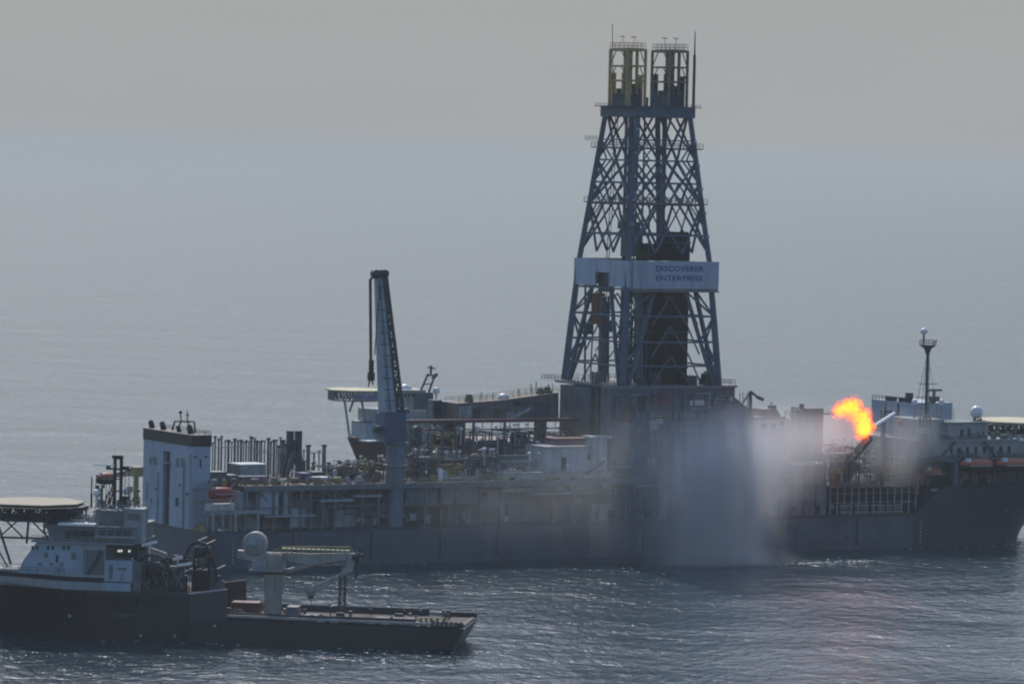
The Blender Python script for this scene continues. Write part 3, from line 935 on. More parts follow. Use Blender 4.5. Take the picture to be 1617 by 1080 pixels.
# inside: guide rails, ladders, cable loops
mb = MB()
for (u, v, a, b, q) in ((DU - 5.3, DV - 1.2, WD, WT0, .75), (DU - 5.3, DV + 1.6, WD, WT0, .6), (DU + 4.6, DV - 1, WD, WT0, .9), (DU + 6.4, DV + 1.5, WD, WT0, .45), (DU - 2.2, DV + 5, WD, WT0, .5), (DU - 1.6, DV - 4.6, WD, 90, .3), (DU + 1, DV + 3, WD, WT0, .35)):
    mb.bar((u, v, a), (u, v, b), q)
for (u, v) in ((DU - 7, DV - 5), (DU + 7.2, DV + 4), (DU + 2.6, DV - 5.5), (DU - 3.6, DV + 6)): mb.bar((u, v, WD), (u * .6 + DU * .4, v * .6 + DV * .4, WT0), .3)
part('guide_rail', mb, M['derrick'], d)
mb = MB()
for (u, v) in ((DU - 7.5, DV + 8.5), (DU - 6.8, DV + 8.5)): mb.bar((u, v, WD), (u + 2.2, v - 1.5, WT0), .2)
for k in range(60): w = WD + 1.1 * k; mb.bar((DU - 7.5 + 2.2 * k / 62, DV + 8.5, w), (DU - 6.8 + 2.2 * k / 62, DV + 8.5, w), .12)
for k in range(9):
    u, v = DU + rnd.uniform(-8, 2), DV + rnd.uniform(-6, 8)
    w1 = rnd.uniform(58, 70); w0 = WD + rnd.uniform(0, 6)
    pts = [(u + 2.0 * math.sin(3.1 * i / 8) * rnd.choice((1, 1, -1)), v, lerp(w1, w0, i / 8)) for i in range(9)]
    mb.path(pts, .14, 5)
part('hose', mb, M['dsteel'], d)
# travelling blocks and top drive
mb = MB()
a = S.rng(977, 1008, 338, 405, DV)
uc = (a[0] + a[1]) / 2
mb.box(uc - 2.0, uc + 2.2, DV - 2.2, DV + 2.2, a[2] + 7, a[3] - 2)
mb.box(uc - 1.3, uc + 2.9, DV - 1.6, DV + 1.6, a[2], a[2] + 7.2)
mb.lathe((uc, DV, a[3] - 1.6), [(.3, -1.2), (1.9, -1.2), (1.9, 1.2), (.3, 1.2)], 14, 'u')
part('travelling_block', mb, M['teal'], d)
mb = MB()
a = S.rng(940, 952, 463, 512, DV + 6)
mb.box(a[0], a[1], DV + 5, DV + 8, a[2], a[3]); mb.box(a[0] - .6, a[1] + .3, DV + 4.6, DV + 8.4, a[3] - 2.6, a[3] - .8)
part('iron_roughneck', mb, mat('worn_orange_paint', (.22, .11, .06), .6, vary=.35), d)
mb = MB()
for (x, y) in ((1004, 520), (1020, 540)):
    p = S.P(x, y, DV - 12.6)
mb.bar((S.P(1010, 600, DV - 11).x, DV - 11, WD), (S.P(1009, 460, DV - 11).x, DV - 11, 69.5), 1.5)
part('service_mast', mb, M['steel'], d)
# racked drill pipe
def pipe_rack(label, x0, x1, ytop, yb, v, nu, nv_, step_top=None):
    a = S.rng(x0, x1, ytop, yb, v)
    r_ = thing('drill_pipe_rack', label, 'pipe rack', S, ((a[0] + a[1]) / 2, v + 2, WD), 'pipe stands racked inside the derrick')
    mb = MB()
    for i in range(nu):
        for j in range(nv_):
            u = lerp(a[0] + .2, a[1] - .2, i / (nu - 1)); vv = v + j * .62
            mb.tube((u, vv, WD), (u, vv, a[3] - rnd.uniform(0, .5) - (0 if not step_top or i > step_top else 3.5)), .23, n=6)
    part('pipe_stand', mb, M['black'], r_)
    mb = MB()
    for w in (WD + 4, WD + 13, WD + 22, a[3] - 3): mb.box(a[0] - .15, a[1] + .15, v - .35, v - .26, w, w + .35)
    part('finger_board', mb, M['derrick'], r_)
pipe_rack('taller dark bundle of racked pipe under the lettered end of the white band', 1048, 1087, 366, 612, DV - 7, 13, 9, 2)
pipe_rack('lower dark bundle of racked pipe left of the taller one in the derrick', 1012, 1032, 384, 612, DV - 3, 8, 6)

# ------------------------------------------------------------------ drill floor house the derrick stands on
f = thing('drill_floor_house', 'broad blue grey substructure carrying the derrick above the smoke', 'substructure', S, (DU, DV, UPPER))
vf = 4.2
a = S.rng(963, 1030, 615, 700, vf)
hu, he = a[0], S.u(1160, 640, vf)
qv = lambda x: S.Q(x, 640, hu).y
part('near_block', MB().box(hu, he, vf, qv(948), 21.9, WD - .6), M['steel'], f)
part('far_block', MB().box(hu + .4, he, qv(930), qv(882), 21.9, WD - 1.0), M['steel'], f)
part('recess_block', MB().box(hu + 7, he - .1, qv(948) + .01, qv(930) - .01, 21.9, WD - .7), M['dsteel'], f)
mb = MB()
u = a[0]
while u < S.u(1150, 640, vf):
    mb.box(u, u + .3, vf - .25, vf - .01, 22, WD - .7); u += 3.1
mb.box(a[0] + 9, S.u(1160, 640, vf) , vf - .6, vf - .01, 33, 33.5)
part('stiffener', mb, M['steel'], f)
mb = MB()
mb.box(hu + 1, S.u(1162, 640, vf), vf - .5, 33.3, WD - .59, WD - .02)
part('drill_floor', mb, M['grey'], f)
ur = S.u(1160, 640, vf)
mb = MB().prism([(ur + .02, 22), (ur + 5.8, 22), (ur + 5.8, 35.5), (ur + .02, 39.5)], vf, 30)
part('sloped_wing', mb, M['steel'], f)
mb = MB()
a = S.rng(1031, 1060, 622, 640, vf - .8); mb.box(a[0], a[1], vf - .8, vf - .3, a[2], a[3])
part('red_panel', mb, M['maroon'], f)
a = S.rng(1090, 1112, 632, 640, vf - .8)
part('sign_panel', MB().box(a[0], a[1], vf - .8, vf - .28, a[2], a[3]), M['white'], f)
mb = MB()
c_ = [(S.u(1085, 610, vf), vf, WD), (ur, vf, WD), (ur, 34, WD), (DU - 15, 34, WD), (S.u(950, 610, vf), 34, WD), (S.u(950, 610, vf), vf, WD), (S.u(1000, 610, vf), vf, WD)]
mb.rail(c_, 1.3, 1.6, .1)
part('floor_rail', mb, M['dsteel'], f)
for x in (936, 941, 945):
    p = S.Q(x, 602, hu + 2)
    part('riser_tube', MB().tube((p.x, p.y, WD + 3), (p.x, p.y, 21.9), .38), M['brown'], f)
for k in range(10):
    mb = MB()
    u = DU + rnd.uniform(-13, 12); w = rnd.uniform(1.2, 3.6); v = rnd.uniform(5, 9)
    mb.box(u, u + rnd.uniform(1, 3), v, v + 2, WD, WD + w)
    part('floor_machinery', mb, M['dsteel'], f)
mb = MB()
for x in (1168, 1173, 1180): 
    p = S.P(x, 640, 8); mb.bar((p.x, 8, 35), (p.x, 8, S.w(x, 620, 8)), .15)
part('stanchion', mb, M['dsteel'], f)

clutter_wall(S, f, hu + 1, he, 22.2, WD - 2, vf - .26, 5, 2.4)
for (x0, x1, y0, y1) in ((985, 1003, 640, 660), (1075, 1088, 640, 668), (1128, 1146, 628, 644), (1008, 1020, 625, 650)):
    a = S.rng(x0, x1, y0, y1, vf - .3)
    part('wall_opening', MB().box(a[0], a[1], vf - .34, vf - .27, a[2], a[3]), M['black'], f)
clutter_wall(S, DRILL, 119, 177, DECK + .4, 21.5, 2.0, 6, 1.0)
clutter_wall(S, DRILL, 209, 249, WB, 22, 5.5, 8, .8)
clutter_wall(S, DRILL, 12, 117, DECK + .4, UPPER - 1.4, 3.0, 9, .9, ('grey', 'pale', 'dsteel', 'steel', 'lblue'))
# gear on the accommodation front and roof
for k in range(12):
    u = 208 + k * 3.1 + rnd.uniform(-.6, .6)
    part('deck_box', MB().box(u, u + rnd.uniform(.8, 2), 3.3, 3.9, 23.15, 23.15 + rnd.uniform(.7, 2.0)), M[rnd.choice(('grey', 'pale', 'dsteel', 'brown'))], DRILL)
    u += 1.2
    part('deck_box', MB().box(u, u + rnd.uniform(.8, 2.2), 3.6, 4.9, rb_ + .52, rb_ + .52 + rnd.uniform(.6, 1.8)), M[rnd.choice(('grey', 'pale', 'teal', 'dsteel'))], DRILL)
part('boat_deck_rail', MB().rail([(206.7, 31, 23.1), (206.7, 3.3, 23.1), (249, 3.3, 23.1)], 1.1, 1.4, .08), M['pale'], DRILL)
mb = MB().bar((214, 3.1, 23.2), (219, 3.1, rb_), .5).bar((228, 3.1, rb_), (232, 3.1, 23.2), .5)
part('outside_stair', mb, M['dsteel'], DRILL)
# fenders and overboard fittings along the hull
for k in range(9):
    u = 20 + k * 20.5 + rnd.uniform(-4, 4)
    part('fender_bar', MB().box(u, u + .5, -.22, -.02, 1.2, DECK - .6), M['dsteel'], DRILL)
for k in range(10):
    u = 26 + k * 17 + rnd.uniform(-5, 5); w = rnd.uniform(3, 7)
    part('overboard_pipe', MB().tube((u, .2, w), (u, -.4, w - .1), .35, n=8), M['dsteel'], DRILL)
part('sheer_strake', MB().box(6, 203, -.12, -.01, DECK - .35, DECK + .05), M['dsteel'], DRILL)
# derrick: more gear inside the lower half
for k in range(16):
    u, v = DU + rnd.uniform(-12, 1), DV + rnd.uniform(-7, 9)
    part('standpipe', MB().bar((u, v, WD), (u + rnd.uniform(-.6, .6), v, rnd.uniform(58, 71)), rnd.choice((.28, .4, .55, .75))), M[rnd.choice(('derrick', 'dsteel', 'steel', 'teal', 'brown'))], d)
for k in range(9):
    u, v, w = DU + rnd.uniform(-12, 4), DV + rnd.uniform(-8, 8), rnd.uniform(WD + 2, 66)
    part('derrick_gear', MB().box(u, u + rnd.uniform(1, 2.6), v, v + 1.6, w, w + rnd.uniform(1.2, 4)), M[rnd.choice(('derrick', 'dsteel', 'steel', 'teal'))], d)
for (a, b) in sides:
    mb = MB()
    for q in range(4):
        w0, w1 = [WD, 50, 57.5, 65][q], [50, 57.5, 65, 72.5][q]
        A, B_ = corner(*a, w0), corner(*b, w0); A1, B1 = corner(*a, w1), corner(*b, w1)
        mb.bar(A.lerp(B_, .3), A1.lerp(B1, .5), .3); mb.bar(A.lerp(B_, .7), A1.lerp(B1, .5), .3)
    part('inner_brace', mb, M['derrick'], d)
for k in range(10):
    w = 80 + k * 3; c_ = corner(-1 if k % 2 else 1, -1, w)
    part('floodlight', MB().box(c_.x - .4, c_.x + .4, c_.y - 1.0, c_.y - .5, w, w + .6), M['pale'], d)

# ================================================================== GEAR ON THE DRILLSHIP
# ------------------------------------------------------------------ big pedestal crane
VC = 2.6
p0, p1 = S.P(625, 832, VC), S.P(625, 700, VC)
cr = thing('pedestal_crane', 'tall blue pedestal crane with its pale box boom raised nearly upright', 'crane', S, (p0.x, VC, DECK))
uc = p1.x
ph = (S.u(638, 760, VC) - S.u(612, 760, VC)) / 2
wk0, wk1 = S.w(622, 697, VC), S.w(622, 652, VC)
mb = MB().tube((uc, VC, DECK + .2), (uc, VC, wk0), ph, n=16)
mb.lathe((uc, VC, wk0 - 1.2), [(ph, 0), (ph + .5, .6), (ph + .5, 1.2)], 16)
part('pedestal', mb, mat('pedestal_paint', (.13, .19, .245), .55, streak=.5, vary=.2), cr)
ring = MB().lathe((uc, VC, UPPER + 4), [(ph + .05, 0), (ph + .7, .05), (ph + .7, .4), (ph + .05, .45)], 16)
ring.rail([(uc + (ph + .7) * math.cos(a), VC + (ph + .7) * math.sin(a), UPPER + 4.4) for a in [i * math.pi / 4 for i in range(9)]], 1.1, 1.5, .08)
part('pedestal_walkway', ring, M['pale'], cr)
a = S.rng(606, 640, 655, 697, VC - 2)
mb = MB().box(a[0], a[1], VC - 2.4, VC + 2.4, wk0 + .02, wk1)
mb.box(a[0] + .6, a[1] + 1.2, VC - 1.8, VC + 1.8, wk1 + .01, wk1 + 1.1)
part('machinery_house', mb, M['blue'], cr)
mb = MB().box(a[0] - 1.9, a[0] - .02, VC - 2.2, VC - .2, wk0 + 1.2, wk0 + 4.0)
cab = part('cab', mb, M['steel'], cr)
part('cab_window', MB().box(a[0] - 1.94, a[0] - .3, VC - 2.25, VC - .15, wk0 + 2.3, wk0 + 3.6), M['glass'], cab)
mb = MB().box(a[0] - 4.8, a[0] - .02, VC - 2.3, VC + 2.0, wk0 + .1, wk0 + .35).rail([(a[0] - .1, VC - 2.3, wk0 + .35), (a[0] - 4.8, VC - 2.3, wk0 + .35), (a[0] - 4.8, VC + 2, wk0 + .35)], 1.1, 1.2, .09)
part('cab_platform', mb, M['lblue'], cr)
B = lambda x, y, v=VC: S.P(x, y, v)
bl0, br0, bl1, br1 = B(603, 650), B(632, 650), B(593, 436), B(608, 436)
bm0, bm1 = bl0.lerp(br0, .62), bl1.lerp(br1, .6)
mb = MB().hexa([(bl0.x, VC - 1.9, bl0.z), (bm0.x, VC - 1.9, bl0.z), (bm0.x, VC + 1.9, bl0.z), (bl0.x, VC + 1.9, bl0.z)],
               [(bl1.x, VC - .8, bl1.z), (bm1.x, VC - .8, bl1.z), (bm1.x, VC + .8, bl1.z), (bl1.x, VC + .8, bl1.z)])
boom = part('boom', mb, M['lblue'], cr)
mb = MB()
for vv0, vv1 in ((-1.7, -.8), (1.7, .8)):
    mb.lattice((br0.x, VC + vv0, br0.z), (br1.x, VC + vv1, br1.z), (bm0.x + .1, VC + vv0, bm0.z), (bm1.x + .1, VC + vv1, bm1.z), 14, .55, .4)
mb.hexa([(bm0.x + .05, VC - 1.5, bl0.z), (bm0.x + .7, VC - 1.5, bl0.z), (bm0.x + .7, VC + 1.5, bl0.z), (bm0.x + .05, VC + 1.5, bl0.z)],
        [(bm1.x + .05, VC - .5, bl1.z), (bm1.x + .4, VC - .5, bl1.z), (bm1.x + .4, VC + .5, bl1.z), (bm1.x + .05, VC + .5, bl1.z)])
part('boom_lattice', mb, M['dsteel'], boom)
for k in range(1, 12):
    q0, q1 = bl0.lerp(bl1, k / 12), bm0.lerp(bm1, k / 12); vv = lerp(1.9, .8, k / 12)
    part('boom_frame', MB().box(q0.x - .06, q1.x + .06, VC - vv - .07, VC - vv + .1, q0.z - .12, q0.z + .12), M['steel'], boom)
part('boom_ladder', MB().lattice(bl0.lerp(bm0, .3) + Vector((0, -2.05, 0)), bl1.lerp(bm1, .3) + Vector((0, -.95, 0)), bl0.lerp(bm0, .45) + Vector((0, -2.05, 0)), bl1.lerp(bm1, .45) + Vector((0, -.95, 0)), 40, .1, .08), M['grey'], boom)
mb = MB()
for k in range(9): 
    q = br0.lerp(br1, .12 + k * .1); mb.box(q.x - .1, q.x + .35, VC - .6, VC + .6, q.z - .3, q.z + .5)
part('boom_lamp', mb, M['dsteel'], boom)
h0, h1 = B(592, 438), B(607, 431)
mb = MB().box(h0.x - .4, h1.x, VC - 1.0, VC + 1.0, h0.z - .3, h0.z + .9)
for x in (593, 600, 606): mb.lathe((S.u(x, 434, VC), VC, S.w(x, 434, VC) + .3), [(.2, -1.1), (.95, -1.1), (.95, 1.1), (.2, 1.1)], 12, 'v')
jt = B(585, 441)
mb.bar((h0.x, VC, h0.z + .5), (jt.x, VC, jt.z), .8, .5)
mb.bar((h0.x, VC, h0.z + .5), (h0.x + .3, VC, h0.z + 2), .12)
part('boom_head', mb, M['dsteel'], cr)
mb = MB()
k1 = B(586, 592)
for dx, dv in ((-.35, -.2), (.25, .2)):
    mb.bar((jt.x + dx, VC + dv, jt.z), (k1.x + dx, VC + dv, k1.z), .28)
mb.bar((h1.x, VC + .3, h0.z), (a[1] - .3, VC + .5, wk1 + 1), .14); mb.bar((h1.x, VC - .3, h0.z), (a[1] - .3, VC - .5, wk1 + 1), .14)
k2 = B(597, 445); mb.bar((k2.x, VC - .9, k2.z), (B(589, 560).x, VC - .9, B(589, 560).z), .2)
part('hoist_rope', mb, M['dsteel'], cr)
mb = MB().box(k1.x - .75, k1.x + .75, VC - .5, VC + .5, k1.z - 1.4, k1.z + .6)
mb.box(k1.x - .5, k1.x + .5, VC - .4, VC + .4, k1.z + .6, k1.z + 3.6)
mb.bar((k1.x - .3, VC, k1.z - 1.3), (k1.x - .7, VC, k1.z - 2.9), .35, .2); mb.bar((k1.x + .3, VC, k1.z - 1.3), (k1.x + .6, VC, k1.z - 2.5), .35, .2)
part('hook_block', mb, M['black'], cr)

# ------------------------------------------------------------------ lifeboats
def lifeboat(label, x0, x1, ytop, ybot, v, col, frame=S, group='lifeboats of the drillship'):
    a = frame.rng(x0, x1, ytop, ybot, v)
    u0, u1, w0, w1 = a
    uc, L, H = (u0 + u1) / 2, (u1 - u0), (w1 - w0)
    b = thing('lifeboat', label, 'lifeboat', frame, (uc, v, w0), group)
    def shell(prof):
        n = 9
        mb = MB()
        vs, fs = [], []
        m = len(prof)
        for i in range(n):
            s_ = -1 + 2 * i / (n - 1)
            k = (1 - abs(s_) ** 3.2) * .94 + .06
            for (hv, hz) in prof: vs.append((uc + s_ * L / 2, v + hv * k * H * .62, w0 + H * (.5 + (hz - .5) * (.6 + .4 * k))))
        for i in range(n - 1):
            for j in range(m):
                q = (j + 1) % m
                fs.append((i * m + j, (i + 1) * m + j, (i + 1) * m + q, i * m + q))
        mb.add(vs, fs, True)
        return mb.add(vs, [tuple(range(m)), tuple(range(n * m - 1, (n - 1) * m - 1, -1))])
    part('hull', shell([(0, 0), (.55, .1), (.95, .38), (1, .5), (-1, .5), (-.95, .38), (-.55, .1)]), M['black' if col == 'orange' else 'red'], b)
    part('canopy', shell([(-1, .505), (1, .505), (.93, .72), (.6, .95), (0, 1), (-.6, .95), (-.93, .72)]), M[col], b)
    part('hatch', MB().box(uc - L * .42, uc - L * .3, v - H * .5, v - H * .2, w0 + H * .78, w0 + H * 1.05), M['clean' if col == 'orange' else 'pale'], b)
    part('rubbing_strip', MB().box(uc - L * .36, uc + L * .36, v - H * .635, v - H * .6, w0 + H * .46, w0 + H * .54), M['pale'], b)
    return b
lifeboat('orange enclosed lifeboat nearer the davit column on the bow side', 1517, 1567, 724, 745, .4, 'orange')
lifeboat('orange enclosed lifeboat cut off by the right edge of the photo', 1574, 1628, 723, 745, .4, 'orange')
lifeboat('red lifeboat hanging beside the pale stern casing tower', 329, 368, 769, 789, -.6, 'red')
lifeboat('orange lifeboat seen left of the stern tower behind the dark mast', 152, 183, 746, 765, 33, 'orange')
a = S.rng(332, 368, 790, 806, .2)
t = thing('lifeboat_davit', 'white davit frame under the red lifeboat by the stern tower', 'davit', S, (a[0], .5, DECK))
for u in (a[0], a[1]):
    mb = MB().bar((u, 1.5, DECK), (u, 1.5, a[3] + 3), .4).bar((u, 1.5, a[3] + 3), (u, -.9, a[3] + 4.2), .35)
    part('davit_arm', mb, M['pale'], t)
part('cradle', MB().box(a[0] - .4, a[1] + .4, .2, 2.4, a[2], a[2] + 1.6), M['white'], t)
# small gear left of the stern tower
p = S.Q(200, 775, 3)
solo('radome', MB().ball(p, 1.1, 12).tube((p.x, p.y, DECK), (p.x, p.y, p.z - .8), .3), M['clean'], 'white ball radome on a post just left of the stern tower', 'radome', S, (p.x, p.y, DECK))
p, q = S.Q(214, 805, 4), S.Q(214, 752, 4)
t = thing('stern_crane', 'small yellow deck crane standing left of the stern tower', 'crane', S, (p.x, p.y, DECK))
part('post', MB().tube((4, p.y, DECK), (4, p.y, q.z), .7), M['yellow'], t)
part('cab', MB().box(3, 5.4, p.y - 1.2, p.y + 1.4, q.z, q.z + 2.4), M['yellow'], t)
e = S.Q(178, 742, 4)
part('boom', MB().truss((4, p.y + 1, q.z + 1), (4, e.y, e.z - 1.5), 1.2, .6, 8, .25), M['yellow'], t)
for k in range(5):
    u, v = rnd.uniform(1.0, 3.4), rnd.uniform(2, 34)
    t = thing('mooring_winch', ('mooring winch nearest the near corner of the stern deck', 'second mooring winch along the stern rail from the near corner', 'mooring winch midway along the stern rail', 'fourth mooring winch along the stern rail', 'mooring winch at the far end of the stern deck')[k], 'winch', S, (1.6, 2.5 + k * 7.2, DECK + .2), 'winches on the stern deck of the drillship')
    v = 2.5 + k * 7.2
    part('drum', MB().lathe((1.6, v, DECK + 1.4), [(.3, -1.6), (1.1, -1.6), (1.1, -1.4), (.6, -1.4), (.6, 1.4), (1.1, 1.4), (1.1, 1.6), (.3, 1.6)], 12, 'v'), M['grey'], t)
    part('base', MB().box(.6, 2.6, v - 1.9, v + 1.9, DECK + .2, DECK + .6), M['teal'], t)
    part('motor', MB().box(1.0, 2.4, v + 1.65, v + 2.6, DECK + .6, DECK + 2.0), M['pale'], t)

# ------------------------------------------------------------------ standing pipes on the after deck
posts = [(340, 688), (345.5, 692), (361, 694), (371, 692), (381, 694), (389, 695), (397, 689), (406, 695), (413, 695), (424, 691), (433, 694), (440, 703), (446, 694), (452, 700)]
ORD = ['first', 'second', 'third', 'fourth', 'fifth', 'sixth', 'seventh', 'eighth', 'ninth', 'tenth', 'eleventh', 'twelfth', 'thirteenth', 'last']
for i, (x, y) in enumerate(posts):
    v = 26 + (i % 3) * 2.2
    p = S.P(x, y, v)
    t = thing('vent_pipe', ORD[i] + ' tall grey vent pipe counted from the stern tower towards the A frame', 'pipe', S, (p.x, v, UPPER), 'tall vent pipes on the after deck')
    r = .24 if i in (0, 1, 5, 8, 11) else .34
    part('pipe', MB().tube((p.x, v, UPPER), (p.x, v, p.z - .5), r, n=8), M['grey'], t)
    part('cap', MB().lathe((p.x, v, p.z - .5), [(r, 0), (r + .18, .05), (r + .18, .5), (.1, .55)], 8), M['dsteel'], t)
for i, (x, y) in enumerate([(350, 690), (356, 697), (366, 699), (376, 697), (385, 699), (393, 698), (402, 693), (410, 699), (418, 697), (428, 698), (437, 696), (443, 692), (449, 697), (336, 700), (480, 712), (496, 716), (504, 713)]):
    v = 32 + (i % 2) * 2
    p = S.P(x, y, v)
    solo('vent_pipe', MB().tube((p.x, v, UPPER), (p.x, v, p.z), .17 if i % 3 else .26, n=7).box(p.x - .3, p.x + .3, v - .3, v + .3, p.z - .01, p.z + .35), M['grey'], 'thin grey vent pipe in the back row behind the taller pipes', 'pipe', S, (p.x, v, UPPER), 'thin back row of vent pipes')
for i, (x, y) in enumerate([(487, 702), (512, 702)]):
    p = S.P(x, y, 27)
    t = thing('vent_pipe', ('free standing vent pipe just right of the A frame, left of its twin', 'free standing vent pipe furthest right of the A frame')[i], 'pipe', S, (p.x, 27, UPPER), 'pair of vent pipes right of the A frame')
    part('pipe', MB().tube((p.x, 27, UPPER), (p.x, 27, p.z - .5), .5), M['grey'], t)
    part('cap', MB().lathe((p.x, 27, p.z - .5), [(.5, 0), (.7, .05), (.7, .5), (.1, .55)], 8), M['dsteel'], t)
for i, (x, y) in enumerate([(480, 729), (495, 732), (519, 732), (527, 736), (535, 729), (541, 737), (549, 728), (557, 738), (564, 733), (572, 739)]):
    v = 24 + (i % 2) * 3
    p = S.P(x, y, v)
    solo('bollard_post', MB().tube((p.x, v, UPPER), (p.x, v, p.z), .42).lathe((p.x, v, p.z), [(.42, 0), (.6, .05), (.6, .35), (.05, .4)], 8), M['dsteel'], 'short dark post in the row between the A frame and the big crane', 'post', S, (p.x, v, UPPER), 'short posts left of the big crane')
t = thing('stanchion_rails', 'thin level cross pipes tying the tall vent pipes together', 'rail', S, (S.u(395, 710, 25), 25, UPPER))
for (x0, x1, y) in ((341, 402, 706), (404, 452, 711), (404, 452, 715), (488, 512, 715)):
    p, q = S.P(x0, y, 25.6), S.P(x1, y, 25.6)
    part('cross_pipe', MB().tube((p.x, 25.6, p.z), (q.x, 25.6, p.z), .13, n=6), M['pale'], t)
t = thing('stair_frame', 'dark A frame tower rising among the vent pipes', 'A frame', S, (S.u(465, 740, 22), 22, UPPER))
mb = MB()
tl, tr, bl, br_ = S.P(458, 680, 22), S.P(471, 680, 22), S.P(449, 760, 22), S.P(475, 760, 22)
for v in (21, 23.4):
    mb.bar((bl.x, v, UPPER), (tl.x + .5, v, tl.z - 5), .8); mb.bar((br_.x, v, UPPER), (tr.x, v, tr.z - 5), .8); mb.bar((tl.x + 1.5, v, UPPER), (tr.x - .4, v, tr.z - 5), .5)
    for k in (.3, .55, .8): mb.bar(Vector((bl.x, v, UPPER)).lerp(Vector((tl.x + .5, v, tl.z - 5)), k), Vector((br_.x, v, UPPER)).lerp(Vector((tr.x, v, tr.z - 5)), k), .3)
part('frame', mb, M['steel'], t)
for c_, q in ((tl, 0), (tr, 0)):
    part('head', MB().box(c_.x - .7, c_.x + .7, 21.2, 22.6, c_.z - 5.2, c_.z), M['dsteel'], t)
part('crosshead', MB().box(tl.x + .9, tr.x - .9, 21.2, 23.2, tl.z - 4.8, tl.z - 2.2), M['dsteel'], t)

# ------------------------------------------------------------------ containers and boxes on the upper deck
def container(label, x0, x1, yt, yb, v, depth, col, roof=None, base=UPPER, frame=S):
    a = frame.rng(x0, x1, yt, yb, v)
    t = thing('cargo_container', label, 'container', frame, ((a[0] + a[1]) / 2, v, base), 'containers on the decks')
    w0 = max(a[2], base)
    mb = MB().box(a[0], a[1], v, v + depth, base, a[3])
    part('box', mb, M[col], t)
    mb = MB()
    k = max(3, int((a[1] - a[0]) / .8))
    for i in range(k + 1):
        u = lerp(a[0] + .05, a[1] - .17, i / k)
        mb.box(u, u + .12, v - .08, v - .005, base + .1, a[3] - .15)
    part('ribs', mb, M[col], t)
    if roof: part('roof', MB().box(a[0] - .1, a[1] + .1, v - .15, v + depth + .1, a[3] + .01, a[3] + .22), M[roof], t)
    mb = MB().bar((a[0] - .1, v + .4, base), (a[0] - .1, v + .4, a[3]), .12).bar((a[0] - .1, v + depth - .4, base), (a[0] - .1, v + depth - .4, a[3]), .12).box(a[0] - .05, a[0] - .005, v + .5, v + depth - .5, base + .2, a[3] - .3)
    part('door', mb, M['grey'], t)
    return t
container('dark blue container directly right of the stern tower', 334, 358, 745, 764, 9, 4, 'steel')
container('dark green container between the blue one and the grey cabin', 360, 376, 750, 764, 8, 4, 'teal')
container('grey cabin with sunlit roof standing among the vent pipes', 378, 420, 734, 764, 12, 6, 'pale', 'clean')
container('low teal container in front of the grey cabin', 380, 404, 752, 765, 6, 3, 'teal')
container('low blue container in front of the grey cabin, to its right', 406, 424, 752, 766, 6, 3, 'blue')
container('dark blue container right of the A frame', 477, 492, 747, 763, 8, 4, 'blue')
container('dark steel container under the pair of vent pipes', 494, 513, 745, 763, 11, 4, 'steel')
container('dark blue high container behind the brown catwalk', 700, 724, 634, 664, 31, 5, 'blue', None, UPPER + 7)
container('small dark container left of the high blue one', 686, 698, 632, 650, 32, 4, 'dsteel', None, UPPER + 7)
# small white frames and drums, amber gear at the deck edge
t = thing('pump_shelter', 'small white open frame shelter at the deck edge left of the big crane', 'shelter', S, (S.u(511, 765, 4), 4, UPPER))
a = S.rng(500, 522, 756, 769, 4)
for u in (a[0], (a[0] + a[1]) / 2, a[1]): part('post', MB().box(u - .2, u + .2, 4, 4.4, UPPER, a[3]), M['white'], t)
part('roof', MB().box(a[0] - .3, a[1] + .3, 3.7, 7.5, a[3] + .01, a[3] + .4), M['white'], t)
for k in range(16):
    x = 336 + k * 16.5 + rnd.uniform(-3, 3)
    v = rnd.uniform(1.2, 3)
    u = S.u(x, 766, v)
    ty = k % 4
    if ty == 0: mb = MB().capsule((u, v + .6, UPPER + .9), .75, 2.6)
    elif ty == 1: mb = MB().tube((u, v, UPPER), (u, v, UPPER + 1.5), .55, n=10).tube((u, v, UPPER + 1.5), (u, v, UPPER + 1.9), .2)
    elif ty == 2: mb = MB().box(u - .8, u + .8, v, v + 1.2, UPPER, UPPER + 1.3).box(u - .6, u + .6, v + .1, v + 1, UPPER + 1.3, UPPER + 1.7)
    else: mb = MB().tube((u - .8, v, UPPER + .2), (u + .8, v, UPPER + 1.7), .22).tube((u + .8, v, UPPER), (u + .8, v, UPPER + 2), .25)
    solo(('horizontal_tank', 'drum', 'locker', 'valve')[ty], mb, M[rnd.choice(('yellow', 'brown', 'maroon', 'pale', 'brown', 'grey'))], 'small weathered fitting standing along the edge of the after deck', 'deck fitting', S, (u, v, UPPER), 'fittings along the after deck edge')

